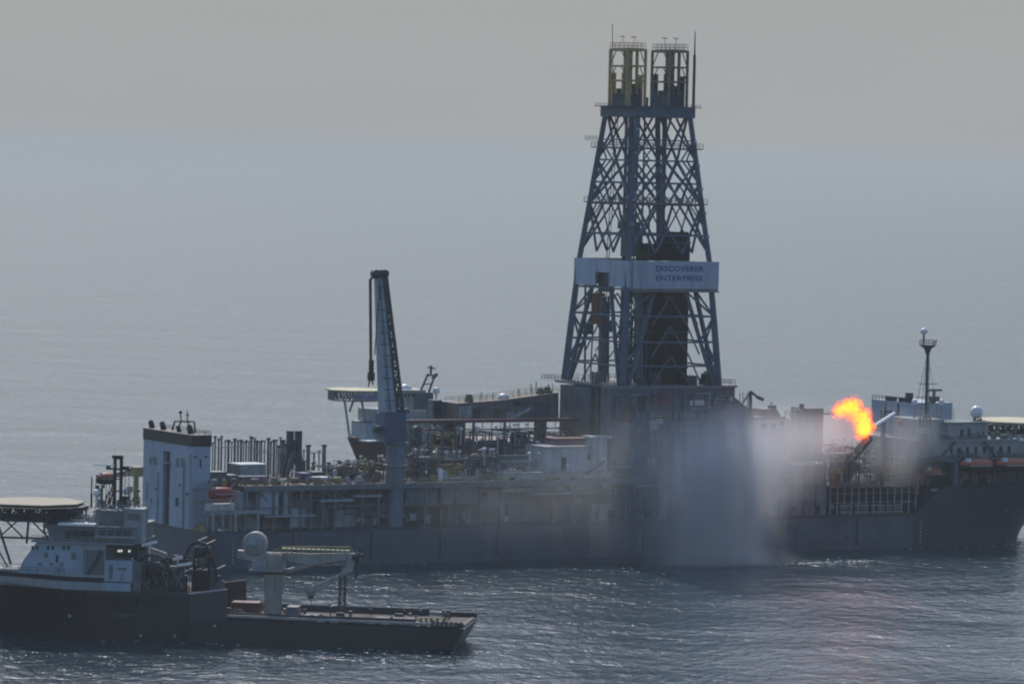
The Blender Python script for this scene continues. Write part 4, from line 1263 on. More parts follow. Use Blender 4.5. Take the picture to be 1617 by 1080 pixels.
# ------------------------------------------------------------------ process skids amidships
def skid(label, u0, u1, v0, v1, w0, h, seed, cols, nves=2, npipe=10, open_=True):
    r = random.Random(seed)
    t = thing('process_skid', label, 'process skid', S, ((u0 + u1) / 2, (v0 + v1) / 2, w0), 'process skids on the drillship deck')
    mb = MB()
    lv = [w0 + h * k / max(1, round(h / 3.4)) for k in range(max(1, round(h / 3.4)) + 1)]
    nu = max(1, round((u1 - u0) / 4))
    for i in range(nu + 1):
        u = lerp(u0, u1, i / nu)
        for v in (v0, v1): mb.bar((u, v, w0), (u, v, w0 + h), .3)
    for w in lv[1:]:
        for v in (v0, v1): mb.bar((u0, v, w), (u1, v, w), .28)
        for i in range(nu + 1): mb.bar((lerp(u0, u1, i / nu), v0, w), (lerp(u0, u1, i / nu), v1, w), .25)
    for i in range(nu):
        if r.random() < .6: mb.bar((lerp(u0, u1, i / nu), v0, lv[0]), (lerp(u0, u1, (i + 1) / nu), v0, lv[1]), .18)
    mb.rail([(u0, v0, lv[-1]), (u1, v0, lv[-1])], 1.1, 1.6, .09)
    part('frame', mb, M[cols[0]], t)
    for k in range(nves):
        vert = r.random() < .45
        rad = r.uniform(.8, 1.5)
        u, v = r.uniform(u0 + 2, u1 - 2), r.uniform(v0 + .8, v0 + 3)
        w = r.choice(lv[:-1])
        if vert:
            H = r.uniform(3, 5.5)
            mb = MB().lathe((u, v, w), [(.1, 0), (rad, .2), (rad, H - rad * .6), (rad * .75, H - rad * .2), (.1, H)], 12)
        else:
            mb = MB().capsule((u, v, w + rad + .2), rad, r.uniform(4, 7))
            mb.box(u - 1.5, u - 1.1, v - rad * .7, v + rad * .7, w, w + .6).box(u + 1.1, u + 1.5, v - rad * .7, v + rad * .7, w, w + .6)
        part('vessel', mb, M[r.choice(cols[1:])], t)
    mb = MB()
    for k in range(npipe):
        p = Vector((r.uniform(u0, u1), r.uniform(v0 - .6, v0 + 2.5), r.uniform(w0, w0 + h)))
        pts = [p]
        for q in range(r.randint(2, 5)):
            ax = r.choice((0, 0, 1, 2, 2))
            d = r.uniform(.8, 4) * r.choice((-1, 1))
            n = pts[-1].copy(); n[ax] += d
            n.x = min(max(n.x, u0), u1); n.y = min(max(n.y, v0 - .6), v1); n.z = min(max(n.z, w0 + .2), w0 + h + .8)
            if (n - pts[-1]).length > .2: pts.append(n)
        mb.path(pts, r.choice((.16, .2, .28)), 6)
        if r.random() < .6: mb.lathe(pts[-1], [(.1, -.25), (.5, -.2), (.5, .2), (.1, .25)], 8, r.choice('uw'))
    part('pipework', mb, M[cols[1]], t)
    for k in range(max(1, npipe // 4)):
        u, v, w = r.uniform(u0, u1 - 1.5), r.uniform(v0 - .3, v0 + 3), r.choice(lv[:-1])
        part('cabinet', MB().box(u, u + r.uniform(.9, 2.4), v, v + 1.2, w + .15, w + r.uniform(1.2, 2.6)), M[r.choice(cols[1:])], t)
    for k in range(3):
        u = r.uniform(u0, u1)
        part('lamp', MB().bar((u, v0, w0 + h), (u, v0, w0 + h + 1.9), .12).box(u - .35, u + .35, v0 - .3, v0 + .15, w0 + h + 1.8, w0 + h + 2.2), M['clean'], t)
    return t
UX = lambda x, v: S.u(x, 720, v)
pal = [('brown', 'grey', 'pale', 'brown', 'white'), ('steel', 'pale', 'grey', 'brown', 'teal'), ('grey', 'yellow', 'pale', 'grey', 'white'), ('dsteel', 'pale', 'grey', 'steel', 'clean'), ('grey', 'brown', 'maroon', 'pale', 'grey')]
rows = [  # x0, x1, v0, v1, height, palette, label
    (640, 676, 20, 31, 11.5, 1, 'dark blue grey process skid right behind the big crane'),
    (680, 716, 20, 31, 10.5, 2, 'process skid with yellowish pipework under the high blue container'),
    (720, 762, 20, 31, 10.0, 0, 'brownish process skid under the low end of the brown catwalk'),
    (766, 806, 20, 31, 10.0, 4, 'reddish process skid under the middle of the brown catwalk'),
    (810, 850, 20, 31, 10.5, 3, 'dark process skid left of the white deckhouse under the catwalk top'),
    (856, 930, 22, 32, 9.5, 3, 'long dark process skid behind the white deckhouse'),
    (642, 690, 7, 15, 5.6, 0, 'low brown process skid at the deck edge beside the big crane'),
    (694, 738, 7, 15, 5.0, 2, 'low yellowish process skid midway between big crane and deckhouse'),
    (742, 788, 7, 15, 5.4, 4, 'low reddish process skid touching the left end of the white deckhouse'),
    (566, 606, 7, 16, 4.2, 2, 'low yellowish process skid just left of the big crane'),
    (522, 562, 9, 18, 3.2, 0, 'lowest brown process skid behind the short posts')]
for i, (x0, x1, v0, v1, h, pl, lb) in enumerate(rows):
    skid(lb, UX(x0, v0), UX(x1, v0), v0, v1, UPPER, h, 31 + i, pal[pl], 3, 16)
fwd = [(1312, 1352, 6, 14, 6.0, 2, 'yellowish process skid at the left end of the forward deck'),
       (1356, 1392, 6, 14, 6.8, 3, 'dark process skid on the forward deck under the flare'),
       (1396, 1440, 7, 15, 5.2, 2, 'olive process skid in front of the grey spray'),
       (1310, 1345, 18, 28, 9, 3, 'taller dark process skid set back behind the forward yellow one'),
       (1350, 1440, 18, 28, 8, 0, 'long brown process skid set back beneath the flare')]
for i, (x0, x1, v0, v1, h, pl, lb) in enumerate(fwd):
    skid(lb, S.u(x0, 760, v0), S.u(x1, 760, v0), v0, v1, W_F, h, 77 + i, pal[pl], 3, 14)
for (x, y, v) in ((728, 677, 18), (754, 676, 18), (765, 709, 6), (849, 698, 18), (836, 716, 8), (852, 716, 8), (786, 690, 17), (1450, 756, 4), (896, 735, 5)):
    p = S.P(x, y, v)
    solo('vent_cowl', MB().ball(p, .55, 10, .75).tube((p.x, v, p.z - 4), (p.x, v, p.z - .3), .1), M['clean'], 'small white domed vent cowl shining among the deck pipework', 'vent', S, (p.x, v, p.z - 4), 'white vent cowls amidships')
# pipe gantry along the middle
w_g = S.w(760, 664, 19)
g = thing('pipe_gantry', 'long level dark red pipe gantry running from the big crane to the derrick', 'gantry', S, (UX(800, 19), 19, UPPER))
g0, g1 = UX(642, 19), UX(945, 19)
part('beam', MB().box(g0, g1, 18.6, 19.2, w_g - .5, w_g + .35).box(g0, g1, 18.4, 18.6, w_g - 2.3, w_g - 2.0), M['maroon'], g)
mb = MB()
for k in range(22): mb.bar((lerp(g0, g1, k / 21), 18.5, w_g - 2.2), (lerp(g0, g1, k / 21), 18.5, w_g), .15)
mb.rail([(g0, 18.7, w_g + .35), (g1, 18.7, w_g + .35)], 1.1, 2.2, .07)
part('gantry_rail', mb, M['brown'], g)
for k in range(7):
    u = lerp(g0 + 1, g1 - 1, k / 6)
    part('gantry_leg', MB().box(u - .3, u + .3, 18.7, 19.1, UPPER, w_g - .51), M['brown'], g)
for k in range(5): part('pipe', MB().tube((g0, 19.6 + k * .5, w_g + .1), (g1 - 3, 19.6 + k * .5, w_g + .1), .2, n=6), M[('grey', 'brown', 'pale', 'maroon', 'grey')[k]], g)
# brown catwalk rising to the drill floor
vk = 25.0
c = thing('catwalk_ramp', 'brown sheeted ramp rising towards the derrick above the process deck', 'ramp', S, (UX(800, vk), vk, UPPER + 8))
pl = [S.P(x, y, vk) for x, y in ((722, 662), (722, 637), (790, 632), (850, 624), (882, 620), (882, 662))]
part('sheeted_side', MB().prism([(p.x, p.z) for p in pl], vk, vk + 7), M['brown'], c)
for k in range(11):
    p = pl[0].lerp(pl[5], (k + .5) / 11)
    zt_ = interp([(pl[i].x, pl[i].z) for i in (1, 2, 3, 4)], p.x)
    part('side_rib', MB().box(p.x - .15, p.x + .15, vk - .25, vk - .01, pl[0].z, zt_ - .2), M['grey'], c)
for (x0, x1, y0, y1, q) in ((724, 744, 641, 660, 'pale'), (748, 757, 645, 660, 'dsteel'), (775, 795, 642, 646, 'grey'), (812, 822, 634, 640, 'dsteel'), (846, 866, 634, 660, 'steel'), (800, 812, 650, 661, 'pale')):
    a = S.rng(x0, x1, y0, y1, vk - .3); part('side_panel', MB().box(a[0], a[1], vk - .4, vk - .26, a[2], a[3]), M[q], c)
for x in (760, 778, 818, 838, 846, 872):
    p = S.P(x, 640, vk + 4); zt_ = interp([(pl[i].x, pl[i].z) for i in (1, 2, 3, 4)], p.x)
    part('ramp_mast', MB().bar((p.x, vk + 4, zt_), (p.x, vk + 4, zt_ + rnd.uniform(1.5, 3.2)), .18), M['grey'], c)
mb = MB()
for (x0, y0, x1, y1) in ((724, 636, 790, 631), (790, 631, 882, 619)):
    p, q = S.P(x0, y0, vk), S.P(x1, y1, vk)
    mb.rail([p, q], 1.0, 1.8, .1); mb.rail([p + Vector((0, 6.9, 0)), q + Vector((0, 6.9, 0))], 1.0, 1.8, .1)
part('ramp_rail', mb, M['yellow'], c)
mb = MB()
p, q = S.P(808, 660, vk - .8), S.P(838, 645, vk - .8)
mb.hexa([(p.x, vk - .9, p.z - .4), (q.x, vk - .9, q.z - .4), (q.x, vk - .1, q.z - .4), (p.x, vk - .1, p.z - .4)], [(p.x, vk - .9, p.z + .3), (q.x, vk - .9, q.z + .3), (q.x, vk - .1, q.z + .3), (p.x, vk - .1, p.z + .3)])
part('conveyor', mb, M['white'], c)
part('ramp_leg', MB().box(pl[0].x + 2, pl[0].x + 3, vk + 1, vk + 5, UPPER, pl[0].z), M['grey'], c)
part('ramp_leg', MB().box(pl[5].x - 4, pl[5].x - 3, vk + 1, vk + 5, UPPER, pl[5].z), M['grey'], c)
p = S.P(795, 623, vk + 3)
solo('tarpaulin', MB().lathe((p.x, vk + 3, p.z - 1.0), [(1.7, 0), (1.5, .7), (.9, 1.2), (.05, 1.3)], 10), M['clean'], 'white bundle lying on top of the brown ramp', 'tarpaulin', S, (p.x, vk + 3, p.z - 1.0))
for (x, y0, y1, lb) in ((742, 624, 633, 'small dark winch on the lower end of the brown ramp'), (855, 612, 623, 'dark gear on the upper end of the brown ramp'), (866, 607, 621, 'dark pointed gear between ramp top and derrick house')):
    a = S.rng(x - 4, x + 4, y0, y1, vk + 2)
    solo('ramp_winch', MB().box(a[0], a[1], vk + 1.5, vk + 3.5, a[2] - .6, a[2] + .7).lathe(((a[0] + a[1]) / 2, vk + 2.5, a[2] + 1), [(.2, -.6), (.7, -.6), (.7, .6), (.2, .6)], 10, 'u').bar((a[0] + .6, vk + 2.5, a[2]), (a[1] - .4, vk + 2.5, a[3]), .25), M['dsteel'], lb, 'winch', S, (a[0], vk + 2, a[2]))

# ------------------------------------------------------------------ white deckhouse amidships (part of the ship)
vd = 3.0
a1 = S.rng(795, 966, 747, 792, vd); a2 = S.rng(861, 960, 706, 747, vd + 2)
mb = MB().box(a1[0], a1[1], vd, 16, UPPER - 3, a1[3])
dh = part('deckhouse', mb, M['white'], DRILL, 'white two storey deckhouse')
part('deckhouse_upper', MB().box(a2[0], a2[1], vd + 2, 15, a1[3] + .01, a2[3]), M['white'], DRILL)
part('roof_edge', MB().box(a1[0] - .3, a1[1] + .6, vd - .4, vd + 1.6, a1[3] + .01, a1[3] + .35).box(a2[0] - .3, a2[1] + .3, vd + 1.6, 15.3, a2[3] + .01, a2[3] + .25), M['pale'], DRILL)
for (x0, x1, y0, y1, v) in ((804, 813, 753, 765, vd), (826, 832, 757, 763, vd), (840, 847, 757, 763, vd), (874, 884, 755, 764, vd), (900, 912, 753, 758, vd), (950, 957, 754, 760, vd), (886, 894, 722, 743, vd + 2), (928, 939, 716, 726, vd + 2)):
    a = S.rng(x0, x1, y0, y1, v)
    part('window', MB().box(a[0], a[1], v - .06, v + .1, a[2], a[3]), M['glass'], dh)
a = S.rng(936, 957, 692, 722, vd + 1)
part('vent_trunk', MB().box(a[0], a[1], vd + .6, vd + 4.4, a1[3] + .4, a[3]).box(a[0] - .8, a[1] + 1.2, vd + .2, vd + 5.4, a[3] + .01, a[3] + .5), M['white'], DRILL)
mb = MB().rail([(a1[0], vd - .3, a1[3] + .35), (a1[1], vd - .3, a1[3] + .35)], 1.1, 1.5, .08).rail([(a2[0], vd + 1.7, a2[3] + .25), (a2[1] - 4, vd + 1.7, a2[3] + .25)], 1.1, 1.5, .08)
part('deckhouse_rail', mb, M['pale'], DRILL)
mb = MB()
for (xa, ya, xb, yb) in ((893, 756, 900, 777), (922, 756, 912, 777), (955, 728, 925, 748)):
    p, q = S.P(xa, ya, vd - .5), S.P(xb, yb, vd - .5); mb.bar(p, q, .5)
part('stair', mb, M['grey'], DRILL)
a = S.rng(832, 966, 777, 780, vd - 1.6)
part('balcony', MB().box(a[0], a[1], vd - 1.8, vd - .01, a[2], a[3]).rail([(a[0], vd - 1.7, a[3]), (a[1], vd - 1.7, a[3])], 1.1, 1.5, .08), M['pale'], DRILL)
a = S.rng(876, 930, 692, 706, 9)
solo('roof_cooler', MB().box(a[0], a[1], 9, 14, a2[3] + .26, a[3]).box(a[0] + 1, a[0] + 4, 8.6, 8.99, a2[3] + .5, a[3] - .3), M['maroon'], 'dull red cooler unit on the roof of the white deckhouse', 'cooler', S, (a[0], 9, a2[3] + .26))
for k, (x, y) in enumerate(((812, 724), (820, 729), (828, 733), (836, 737))):
    p, q = S.P(x - 26, y, 7 + k * .2), S.P(x + 22, y, 7 + k * .2)
    solo('pipe_bundle', MB().tube((p.x, 7 + k, p.z), (q.x, 7 + k, p.z), .3).tube((p.x, 7.6 + k, p.z), (q.x, 7.6 + k, p.z), .3).tube((p.x, 7.3 + k, p.z + .5), (q.x, 7.3 + k, p.z + .5), .3), M[('teal', 'white', 'pale', 'white')[k]], ('teal pipe bundle stacked above the white deckhouse roof', 'upper white pipe bundle left of the upper deckhouse storey', 'grey pipe bundle between two white ones', 'lowest white pipe bundle left of the upper deckhouse storey')[k], 'pipe bundle', S, (p.x, 7 + k, p.z))

# ------------------------------------------------------------------ between derrick and flare
a = S.rng(1192, 1250, 661, 684, 15)
t = thing('control_cabin', 'low white cabin with dark red roof housing right of the derrick', 'cabin', S, ((a[0] + a[1]) / 2, 15, 22))
part('wall', MB().box(a[0], a[1], 15, 24, 22, a[3]), M['white'], t)
for (x0, x1, y0, y1) in ((1203, 1210, 669, 676), (1219, 1225, 669, 675), (1232, 1238, 664, 671)):
    b = S.rng(x0, x1, y0, y1, 15); part('window', MB().box(b[0], b[1], 14.94, 15.1, b[2], b[3]), M['glass'], t)
part('roof', MB().box(a[0] - 1.5, S.u(1240, 660, 15), 14.6, 24.4, a[3] + .01, a[3] + .5), M['maroon'], t)
hz = S.w(1220, 646, 16)
b0_, b1_, b2_, b3_ = S.u(1203, 655, 16), S.u(1234, 655, 16), S.u(1206, 646, 16), S.u(1226, 646, 16)
part('roof_housing', MB().prism([(b0_, a[3] + .51), (b1_, a[3] + .51), (b3_, hz), (b2_, hz)], 16, 21), M['maroon'], t)
part('roof_gear', MB().box(S.u(1219, 643, 17), S.u(1226, 643, 17), 17, 19, hz, hz + .9).bar((S.u(1222, 640, 17), 18, hz + .9), (S.u(1221, 636, 17), 18, hz + 1.9), .2), M['dsteel'], t)
part('roof_mast', MB().rail([(S.u(1240, 660, 15), 15.2, a[3]), (S.u(1256, 660, 15), 15.2, a[3])], 2.0, 1.2, .12), M['pale'], t)
a = S.rng(1266, 1300, 645, 690, 14)
t = thing('generator_block', 'dark machinery block standing just left of the flame', 'machinery', S, ((a[0] + a[1]) / 2, 14, 22))
part('housing', MB().box(S.u(1276, 650, 14), a[1], 14, 22, 22, a[3]).box(a[0], S.u(1275, 650, 14), 14, 19, 22, a[3] - .4), M['dsteel'], t)
part('exhaust', MB().tube((a[0] + 1.2, 16, a[3] - .4), (a[0] + 1.2, 16, a[3] + 1.1), .6), M['black'], t)
part('frame', MB().rail([(S.u(1240, 655, 14), 14, S.w(1240, 655, 14)), (a[0], 14, S.w(1250, 655, 14))], 1.0, 2.0, .1).bar((S.u(1300, 655, 14), 14.5, a[3] - 1.5), (S.u(1322, 655, 14), 14.5, a[3] - 1.3), .5), M['brown'], t)
p0 = S.P(1185, 645, 6)
t = thing('knuckle_crane', 'small dark knuckle crane right beside the derrick floor house', 'crane', S, (p0.x, 6, 35))
pt = S.P(1185, 618, 6)
part('post', MB().bar((p0.x, 6, 35.0), (pt.x, 6, pt.z), .8, .6), M['dsteel'], t)
q = S.P(1173, 636, 6)
part('stay', MB().bar((pt.x, 6, pt.z), (q.x, 6, q.z), .35), M['dsteel'], t)
q, q2 = S.P(1196, 627, 6), S.P(1205, 631, 6)
part('jib', MB().bar((pt.x, 6, pt.z), (q.x, 6, q.z), .5).bar((q.x, 6, q.z), (q2.x, 6, q2.z), .8), M['dsteel'], t)

# ------------------------------------------------------------------ flare boom
FV = -17.0
tip = S.P(1381, 673, FV)
root = S.P(1412, 653, -2)
fb = thing('flare_boom', 'white flare pipe pointing outboard to the burning flame', 'flare boom', S, (root.x, 2, W_F))
part('burner_pipe', MB().tube(root, tip, .55, .5, 8).tube(tip, tip + (tip - root).normalized() * .8, .75, .75, 8), M['clean'], fb)
r2 = S.P(1362, 712, 2)
mb = MB().truss((root.x + 1.5, 5, root.z - .5), root, 1.6, 1.0, 2, .25)
mb.bar((root.x + 1.5, 5, W_F), (root.x + 1.5, 5, root.z), .9)
mb.bar((root.x + 1.5, 4.5, root.z + 2.5), tip.lerp(root, .35), .12)
mb.bar((root.x + 1.5, 4.5, root.z - .5), (root.x + 1.5, 4.5, root.z + 2.6), .5)
part('boom_base', mb, M['dsteel'], fb)
q0, q1 = S.P(1374, 690, 1), S.P(1340, 728, 3)
part('boom_support', MB().truss(q1, q0, 1.8, 1.4, 5, .32, .2).bar((q1.x, 3, W_F), q1, 1.0), M['dsteel'], fb)
t = thing('loading_platform', 'dark flat hose platform left of the flare support', 'platform', S, (S.u(1330, 715, 3), 3, W_F))
a = S.rng(1302, 1342, 716, 720, 2)
part('deck', MB().box(a[0], a[1], 2, 7, a[2], a[3]), M['dsteel'], t)
part('platform_rail', MB().rail([(a[0], 2, a[3]), (a[1], 2, a[3])], 1.2, 1.4, .1), M['dsteel'], t)
for u in (a[0] + .5, a[1] - .5): part('platform_leg', MB().box(u - .3, u + .3, 2.5, 3.1, W_F, a[2]), M['steel'], t)

# ------------------------------------------------------------------ white drums in two rows in the side recess
DX = [1313, 1330, 1338, 1353, 1362, 1368, 1379, 1388, 1394, 1406, 1416, 1421]
for row, y in ((0, 798.5), (1, 808.5)):
    for i, x in enumerate(DX):
        if row and i == 0: continue
        p = S.P(x, y - (x - 1360) * .012, 3.2)
        solo('gas_bottle', MB().capsule((p.x, 3.2, p.z), .42, 1.5).box(p.x - .5, p.x + .5, 3.0, 3.4, p.z - .9, p.z - .35), M['pale'], ('white bottle in the upper row under the forward deck', 'white bottle in the lower row under the forward deck')[row], 'gas bottle', S, (p.x, 3.2, p.z), ('upper row of white bottles', 'lower row of white bottles')[row])
t = thing('bottle_rack', 'dark rack carrying the two rows of white bottles', 'rack', S, (S.u(1365, 805, 3.6), 3.6, DECK))
for y in (802, 812):
    p, q = S.P(1310, y, 3.0), S.P(1430, y - 1.4, 3.0)
    part('shelf', MB().box(p.x, q.x, 2.7, 4.4, p.z - .15, p.z + .08), M['dsteel'], t)
for x in (1310, 1350, 1390, 1430):
    p = S.P(x, 800, 3.0); part('upright', MB().box(p.x - .12, p.x + .12, 4.2, 4.4, DECK + .2, p.z + 1.6), M['dsteel'], t)

# ------------------------------------------------------------------ orange rescue boat and stands
p = S.P(1472, 749, 4)
rb = lifeboat('small orange rescue boat tilted on the forward deck below the mast house', 1459, 1486, 738, 757, 3.0, 'orange', group='boats on the forward deck')
for x in (1444, 1449, 1455):
    p, q = S.P(x, 766, 3), S.P(x + 2, 751, 3)
    solo('davit_post', MB().bar((p.x, 3, W_F), (q.x, 3, q.z), .5, .35).box(q.x - .4, q.x + .4, 2.7, 3.3, q.z, q.z + .6), M['orange'], 'orange post beside the small rescue boat', 'post', S, (p.x, 3, W_F), 'orange posts beside the rescue boat')
t = thing('boat_platform', 'pale platform on posts under the small orange rescue boat', 'platform', S, (S.u(1490, 773, 1.5), 1.5, DECK))
a = S.rng(1471, 1508, 771, 775, 1.2)
part('deck', MB().box(a[0], a[1], 1.2, 1.59, a[2], a[3]), M['pale'], t)

# ------------------------------------------------------------------ radio mast and domes
vm = 10
pb, pm, ptop = S.P(1462, 660, vm), S.P(1462, 545, vm), S.P(1459, 523, vm)
m_ = thing('radio_mast', 'slender steel radio mast with platform, white dome top and guy wires', 'mast', S, (pb.x, vm, pb.z))
part('pole', MB().tube((pb.x, vm, pb.z - 1), (pb.x, vm, pm.z), .42, .34), M['dsteel'], m_)
part('ladder', MB().lattice((pb.x + .9, vm, pb.z), (pb.x + .5, vm, pm.z), (pb.x + .3, vm, pb.z), (pb.x + .2, vm, pm.z), 18, .1, .08), M['dsteel'], m_)
mb = MB().lathe((pb.x, vm, pm.z - 2.5), [(.4, 0), (1.0, 1.6), (2.2, 2.4), (2.2, 2.6)], 10)
mb.rail([(pb.x + 2.2 * math.cos(k * math.pi / 4), vm + 2.2 * math.sin(k * math.pi / 4), pm.z) for k in range(9)], 1.3, 1.2, .1)
mb.bar((pb.x + 1.5, vm, pm.z), (pb.x + 2.9, vm, pm.z + 1.4), .2)
part('platform', mb, M['dsteel'], m_)
part('top_post', MB().bar((ptop.x, vm, pm.z), (ptop.x, vm, ptop.z - .6), .35), M['dsteel'], m_)
part('dome', MB().ball((ptop.x, vm, ptop.z), 1.05, 12, .8), M['clean'], m_)
mb = MB()
for du, dv in ((-3.2, -2), (-1.8, 3), (1.8, 3), (2.6, -2)): mb.bar((pb.x, vm, pm.z - 2), (pb.x + du, vm + dv, pb.z), .09)
part('guy_wire', mb, M['dsteel'], m_)
part('spreader', MB().bar((pb.x - 2.6, vm, S.w(1462, 606, vm)), (pb.x + 3.4, vm, S.w(1462, 606, vm)), .18).bar((pb.x - 3.4, vm, S.w(1462, 627, vm)), (pb.x + .2, vm, S.w(1462, 627, vm)), .16), M['dsteel'], m_)
p = S.P(1475, 616, vm)
part('radar_scanner', MB().box(p.x - 2.2, p.x + 2.4, vm - .3, vm + .3, p.z - .3, p.z + .3).bar((p.x, vm, p.z - .3), (p.x, vm, p.z - 3.4), .6).box(p.x - 1.2, p.x + 1.3, vm - .8, vm + .8, p.z - 3.0, p.z - 1.6), M['grey'], m_)
part('radar_bracket', MB().bar((pb.x, vm, p.z - 3.2), (p.x + .4, vm, p.z - 3.2), .3).bar((pb.x, vm, p.z - 5), (p.x, vm, p.z - 3.2), .2), M['dsteel'], m_)
def radome(label, x, y, v, r, base, legs=0):
    p = S.P(x, y, v)
    t = thing('radome', label, 'radome', S, (p.x, v, base))
    part('dome', MB().ball(p, r, 16), M['clean'], t)
    if legs:
        for du, dv in ((-r * .5, -r * .4), (r * .5, -r * .4), (0, r * .6)): part('leg', MB().bar((p.x + du * 1.2, v + dv * 1.2, base), (p.x + du, v + dv, p.z - r * .7), .3), M['dsteel'], t)
    else: part('pedestal', MB().tube((p.x, v, base), (p.x, v, p.z - r * .6), r * .35), M['pale'], t)
radome('large white radome on legs before the cream helideck', 1542, 651, 10, 1.75, rc + .36, 3)
radome('small white radome on a post left of the radio mast', 1444, 635, 12, .8, S.w(1444, 662, 12))
radome('small white radome on a post right of the radio mast', 1487, 635, 12, .8, S.w(1487, 662, 12))
mb = MB()
for x in (1494, 1500, 1506): mb.bar((S.u(x, 668, 8), 8, rc), (S.u(x, 640, 8), 8, S.w(x, 645, 8)), .12)
part('whip_aerial', mb, M['pale'], DRILL)
a = S.rng(1418, 1444, 662, 668, 14)
solo('roof_raft', MB().capsule(((a[0] + a[1]) / 2, 14, a[2] + .3), .6, a[1] - a[0]).box(a[0] + .5, a[1] - .5, 13.5, 14.5, a[2] - .8, a[2]), M['orange'], 'orange life raft canister behind the radio mast foot', 'life raft', S, (a[0], 14, a[2] - .8))
a = S.rng(1505, 1550, 664, 671, 11)
solo('roof_boom', MB().bar((a[0], 11, a[2]), (a[1], 11, a[3] + .3), .5).box(a[1] - 1, a[1] + 1, 10.4, 11.6, a[2] - .2, a[3]), mat('worn_orange_paint', (.22, .11, .06), .6), 'orange brown stowed boom lying on the bridge roof by the large radome', 'boom', S, (a[0], 11, a[2]))
a = S.rng(1607, 1625, 694, 712, 3)
solo('deck_locker', MB().box(a[0], a[1], 2.9, 5, rb_ + .3, a[3]).box(a[0] + .4, a[1] - .4, 2.8, 2.89, rb_ + .7, a[3] - .4), M['clean'], 'white locker below the helideck at the right edge of the photo', 'locker', S, (a[0], 3, rb_))

# ================================================================== THE NEAR SUPPORT VESSEL
wF, wA = N.w(120, 931, 0), N.w(500, 984, 0)
uS = N.u(297, 940, 0)
uE = N.u(712, 1015, 0)
V = thing('support_vessel', 'dark navy offshore support vessel in the foreground with grey bridge and long low stern', 'ship', N, (40, 11, 0))
st = [(-2.5, .2, .4, 3.5, -4.5, wF + .6, -7.5), (1.5, .8, 2.0, 7.2, -4.5, wF + .4, -5), (6, 4, 5.5, 9.6, -4.5, wF + .2, -2.5), (13, 8, 9.2, 10.8, -4.5, wF, 0), (20, 10, 10.7, 11, -4.5, wF, 0), (uS, 10.6, 11, 11, -4.5, wF, 0)]
part('hull', hull_mesh(st, 11), M['navy'], V)
st = [(uS + .02, 10.6, 11, 11, -4.5, wA, 0), (uE - 12, 10.6, 11, 11, -4, wA - .05, 0), (uE - 5, 9.5, 10.8, 11, -2, wA - .1, .5), (uE, 8, 10.3, 10.8, -.6, wA - .1, 2.6)]
part('stern_hull', hull_mesh(st, 11), M['navy'], V)
nx = lambda x, y, v=0.0: N.u(x, y, v)
# forecastle band, pale with a dark slit
a = N.rng(-6, 166, 905, 930, -.02)
mb = MB()
zt, zb, z1, z2 = a[3], wF, N.w(100, 910, 0), N.w(100, 918, 0)
def strake(w0, w1, off=0.0, ua=None, ub=None):
    """a band of side plating that follows the bow"""
    tab = [(-12, 8.2), (-3.5, 7.4), (3.5, 4.6), (13, .3), (20, .02), (60, .02)]
    us = [-10, -6, -2, 2, 6, 9, 13, 16, 20, 26, 34, 60]
    us = [u for u in us if u < ub] + [ub]
    m_ = MB()
    for p_, q_ in zip(us, us[1:]):
        va, vb = interp(tab, p_) + off, interp(tab, q_) + off
        m_.hexa([(p_, va, w0), (q_, vb, w0), (q_, vb + .4, w0), (p_, va + .4, w0)], [(p_, va, w1), (q_, vb, w1), (q_, vb + .4, w1), (p_, va + .4, w1)])
    return m_
ub = nx(166, 915)
part('bulwark_lower', strake(zb + .01, z2, 0, None, ub), M['pale'], V)
part('bulwark_slit', strake(z2, z1, .5, None, ub), M['black'], V)
part('bulwark_upper', strake(z1, zt, 0, None, ub), M['pale'], V)
part('foredeck', MB().plan([(-10, 8), (4, 5), (14, 1), (ub, .6), (ub, 21.4), (14, 21), (4, 17), (-10, 14)], zt - .5, zt - .2), M['grey'], V)
# main house with raked front
f0, f1, f2 = N.P(28, 905, 1.4), N.P(55, 858, 1.4), N.P(166, 905, 1.4)
zh = N.w(110, 857, 1.4)
mb = MB().prism([(f0.x, zt - .3), (f2.x, zt - .3), (f2.x, zh), (f1.x + .4, zh), (f0.x + 1.0, zt + 2.2)], 1.4, 20.6)
mh = part('deckhouse', mb, M['stern'], V)
for x in (52, 58.5, 76, 83.5, 101, 108.5):
    a = N.rng(x - 2.1, x + 2.1, 861.5, 867.5, 1.4)
    part('window', MB().box(a[0], a[1], 1.34, 1.5, a[2], a[3]), M['glass'], mh)
for x in (60, 78, 95):
    a = N.rng(x, x + 6, 888, 893, 1.4)
    part('window', MB().box(a[0], a[1], 1.34, 1.5, a[2], a[3]), M['grey'], mh)
a = N.rng(128, 164, 868, 904, 1.2)
part('recess', MB().box(a[0] + 1.0, a[1], 1.22, 1.38, zt - .2, a[3]), M['grey'], V)
part('recess_frame', MB().box(a[0], a[0] + .6, .8, 1.38, zt - .2, a[3] + .4).box(a[0] + .6, a[1] + .2, .8, 1.38, a[3], a[3] + .4), M['pale'], V)
part('house_stair', MB().bar((a[0] + 1.5, .9, zt - .1), (a[0] + 4.2, .9, a[3]), .5), M['dsteel'], V)
mb = MB().box(f1.x - .6, nx(212, 857, .8), .6, 21.4, zh + .01, zh + .3).rail([(f1.x - .4, .7, zh + .3), (nx(212, 857, .8), .7, zh + .3)], 1.1, 1.3, .07)
part('bridge_deck', mb, M['pale'], V)
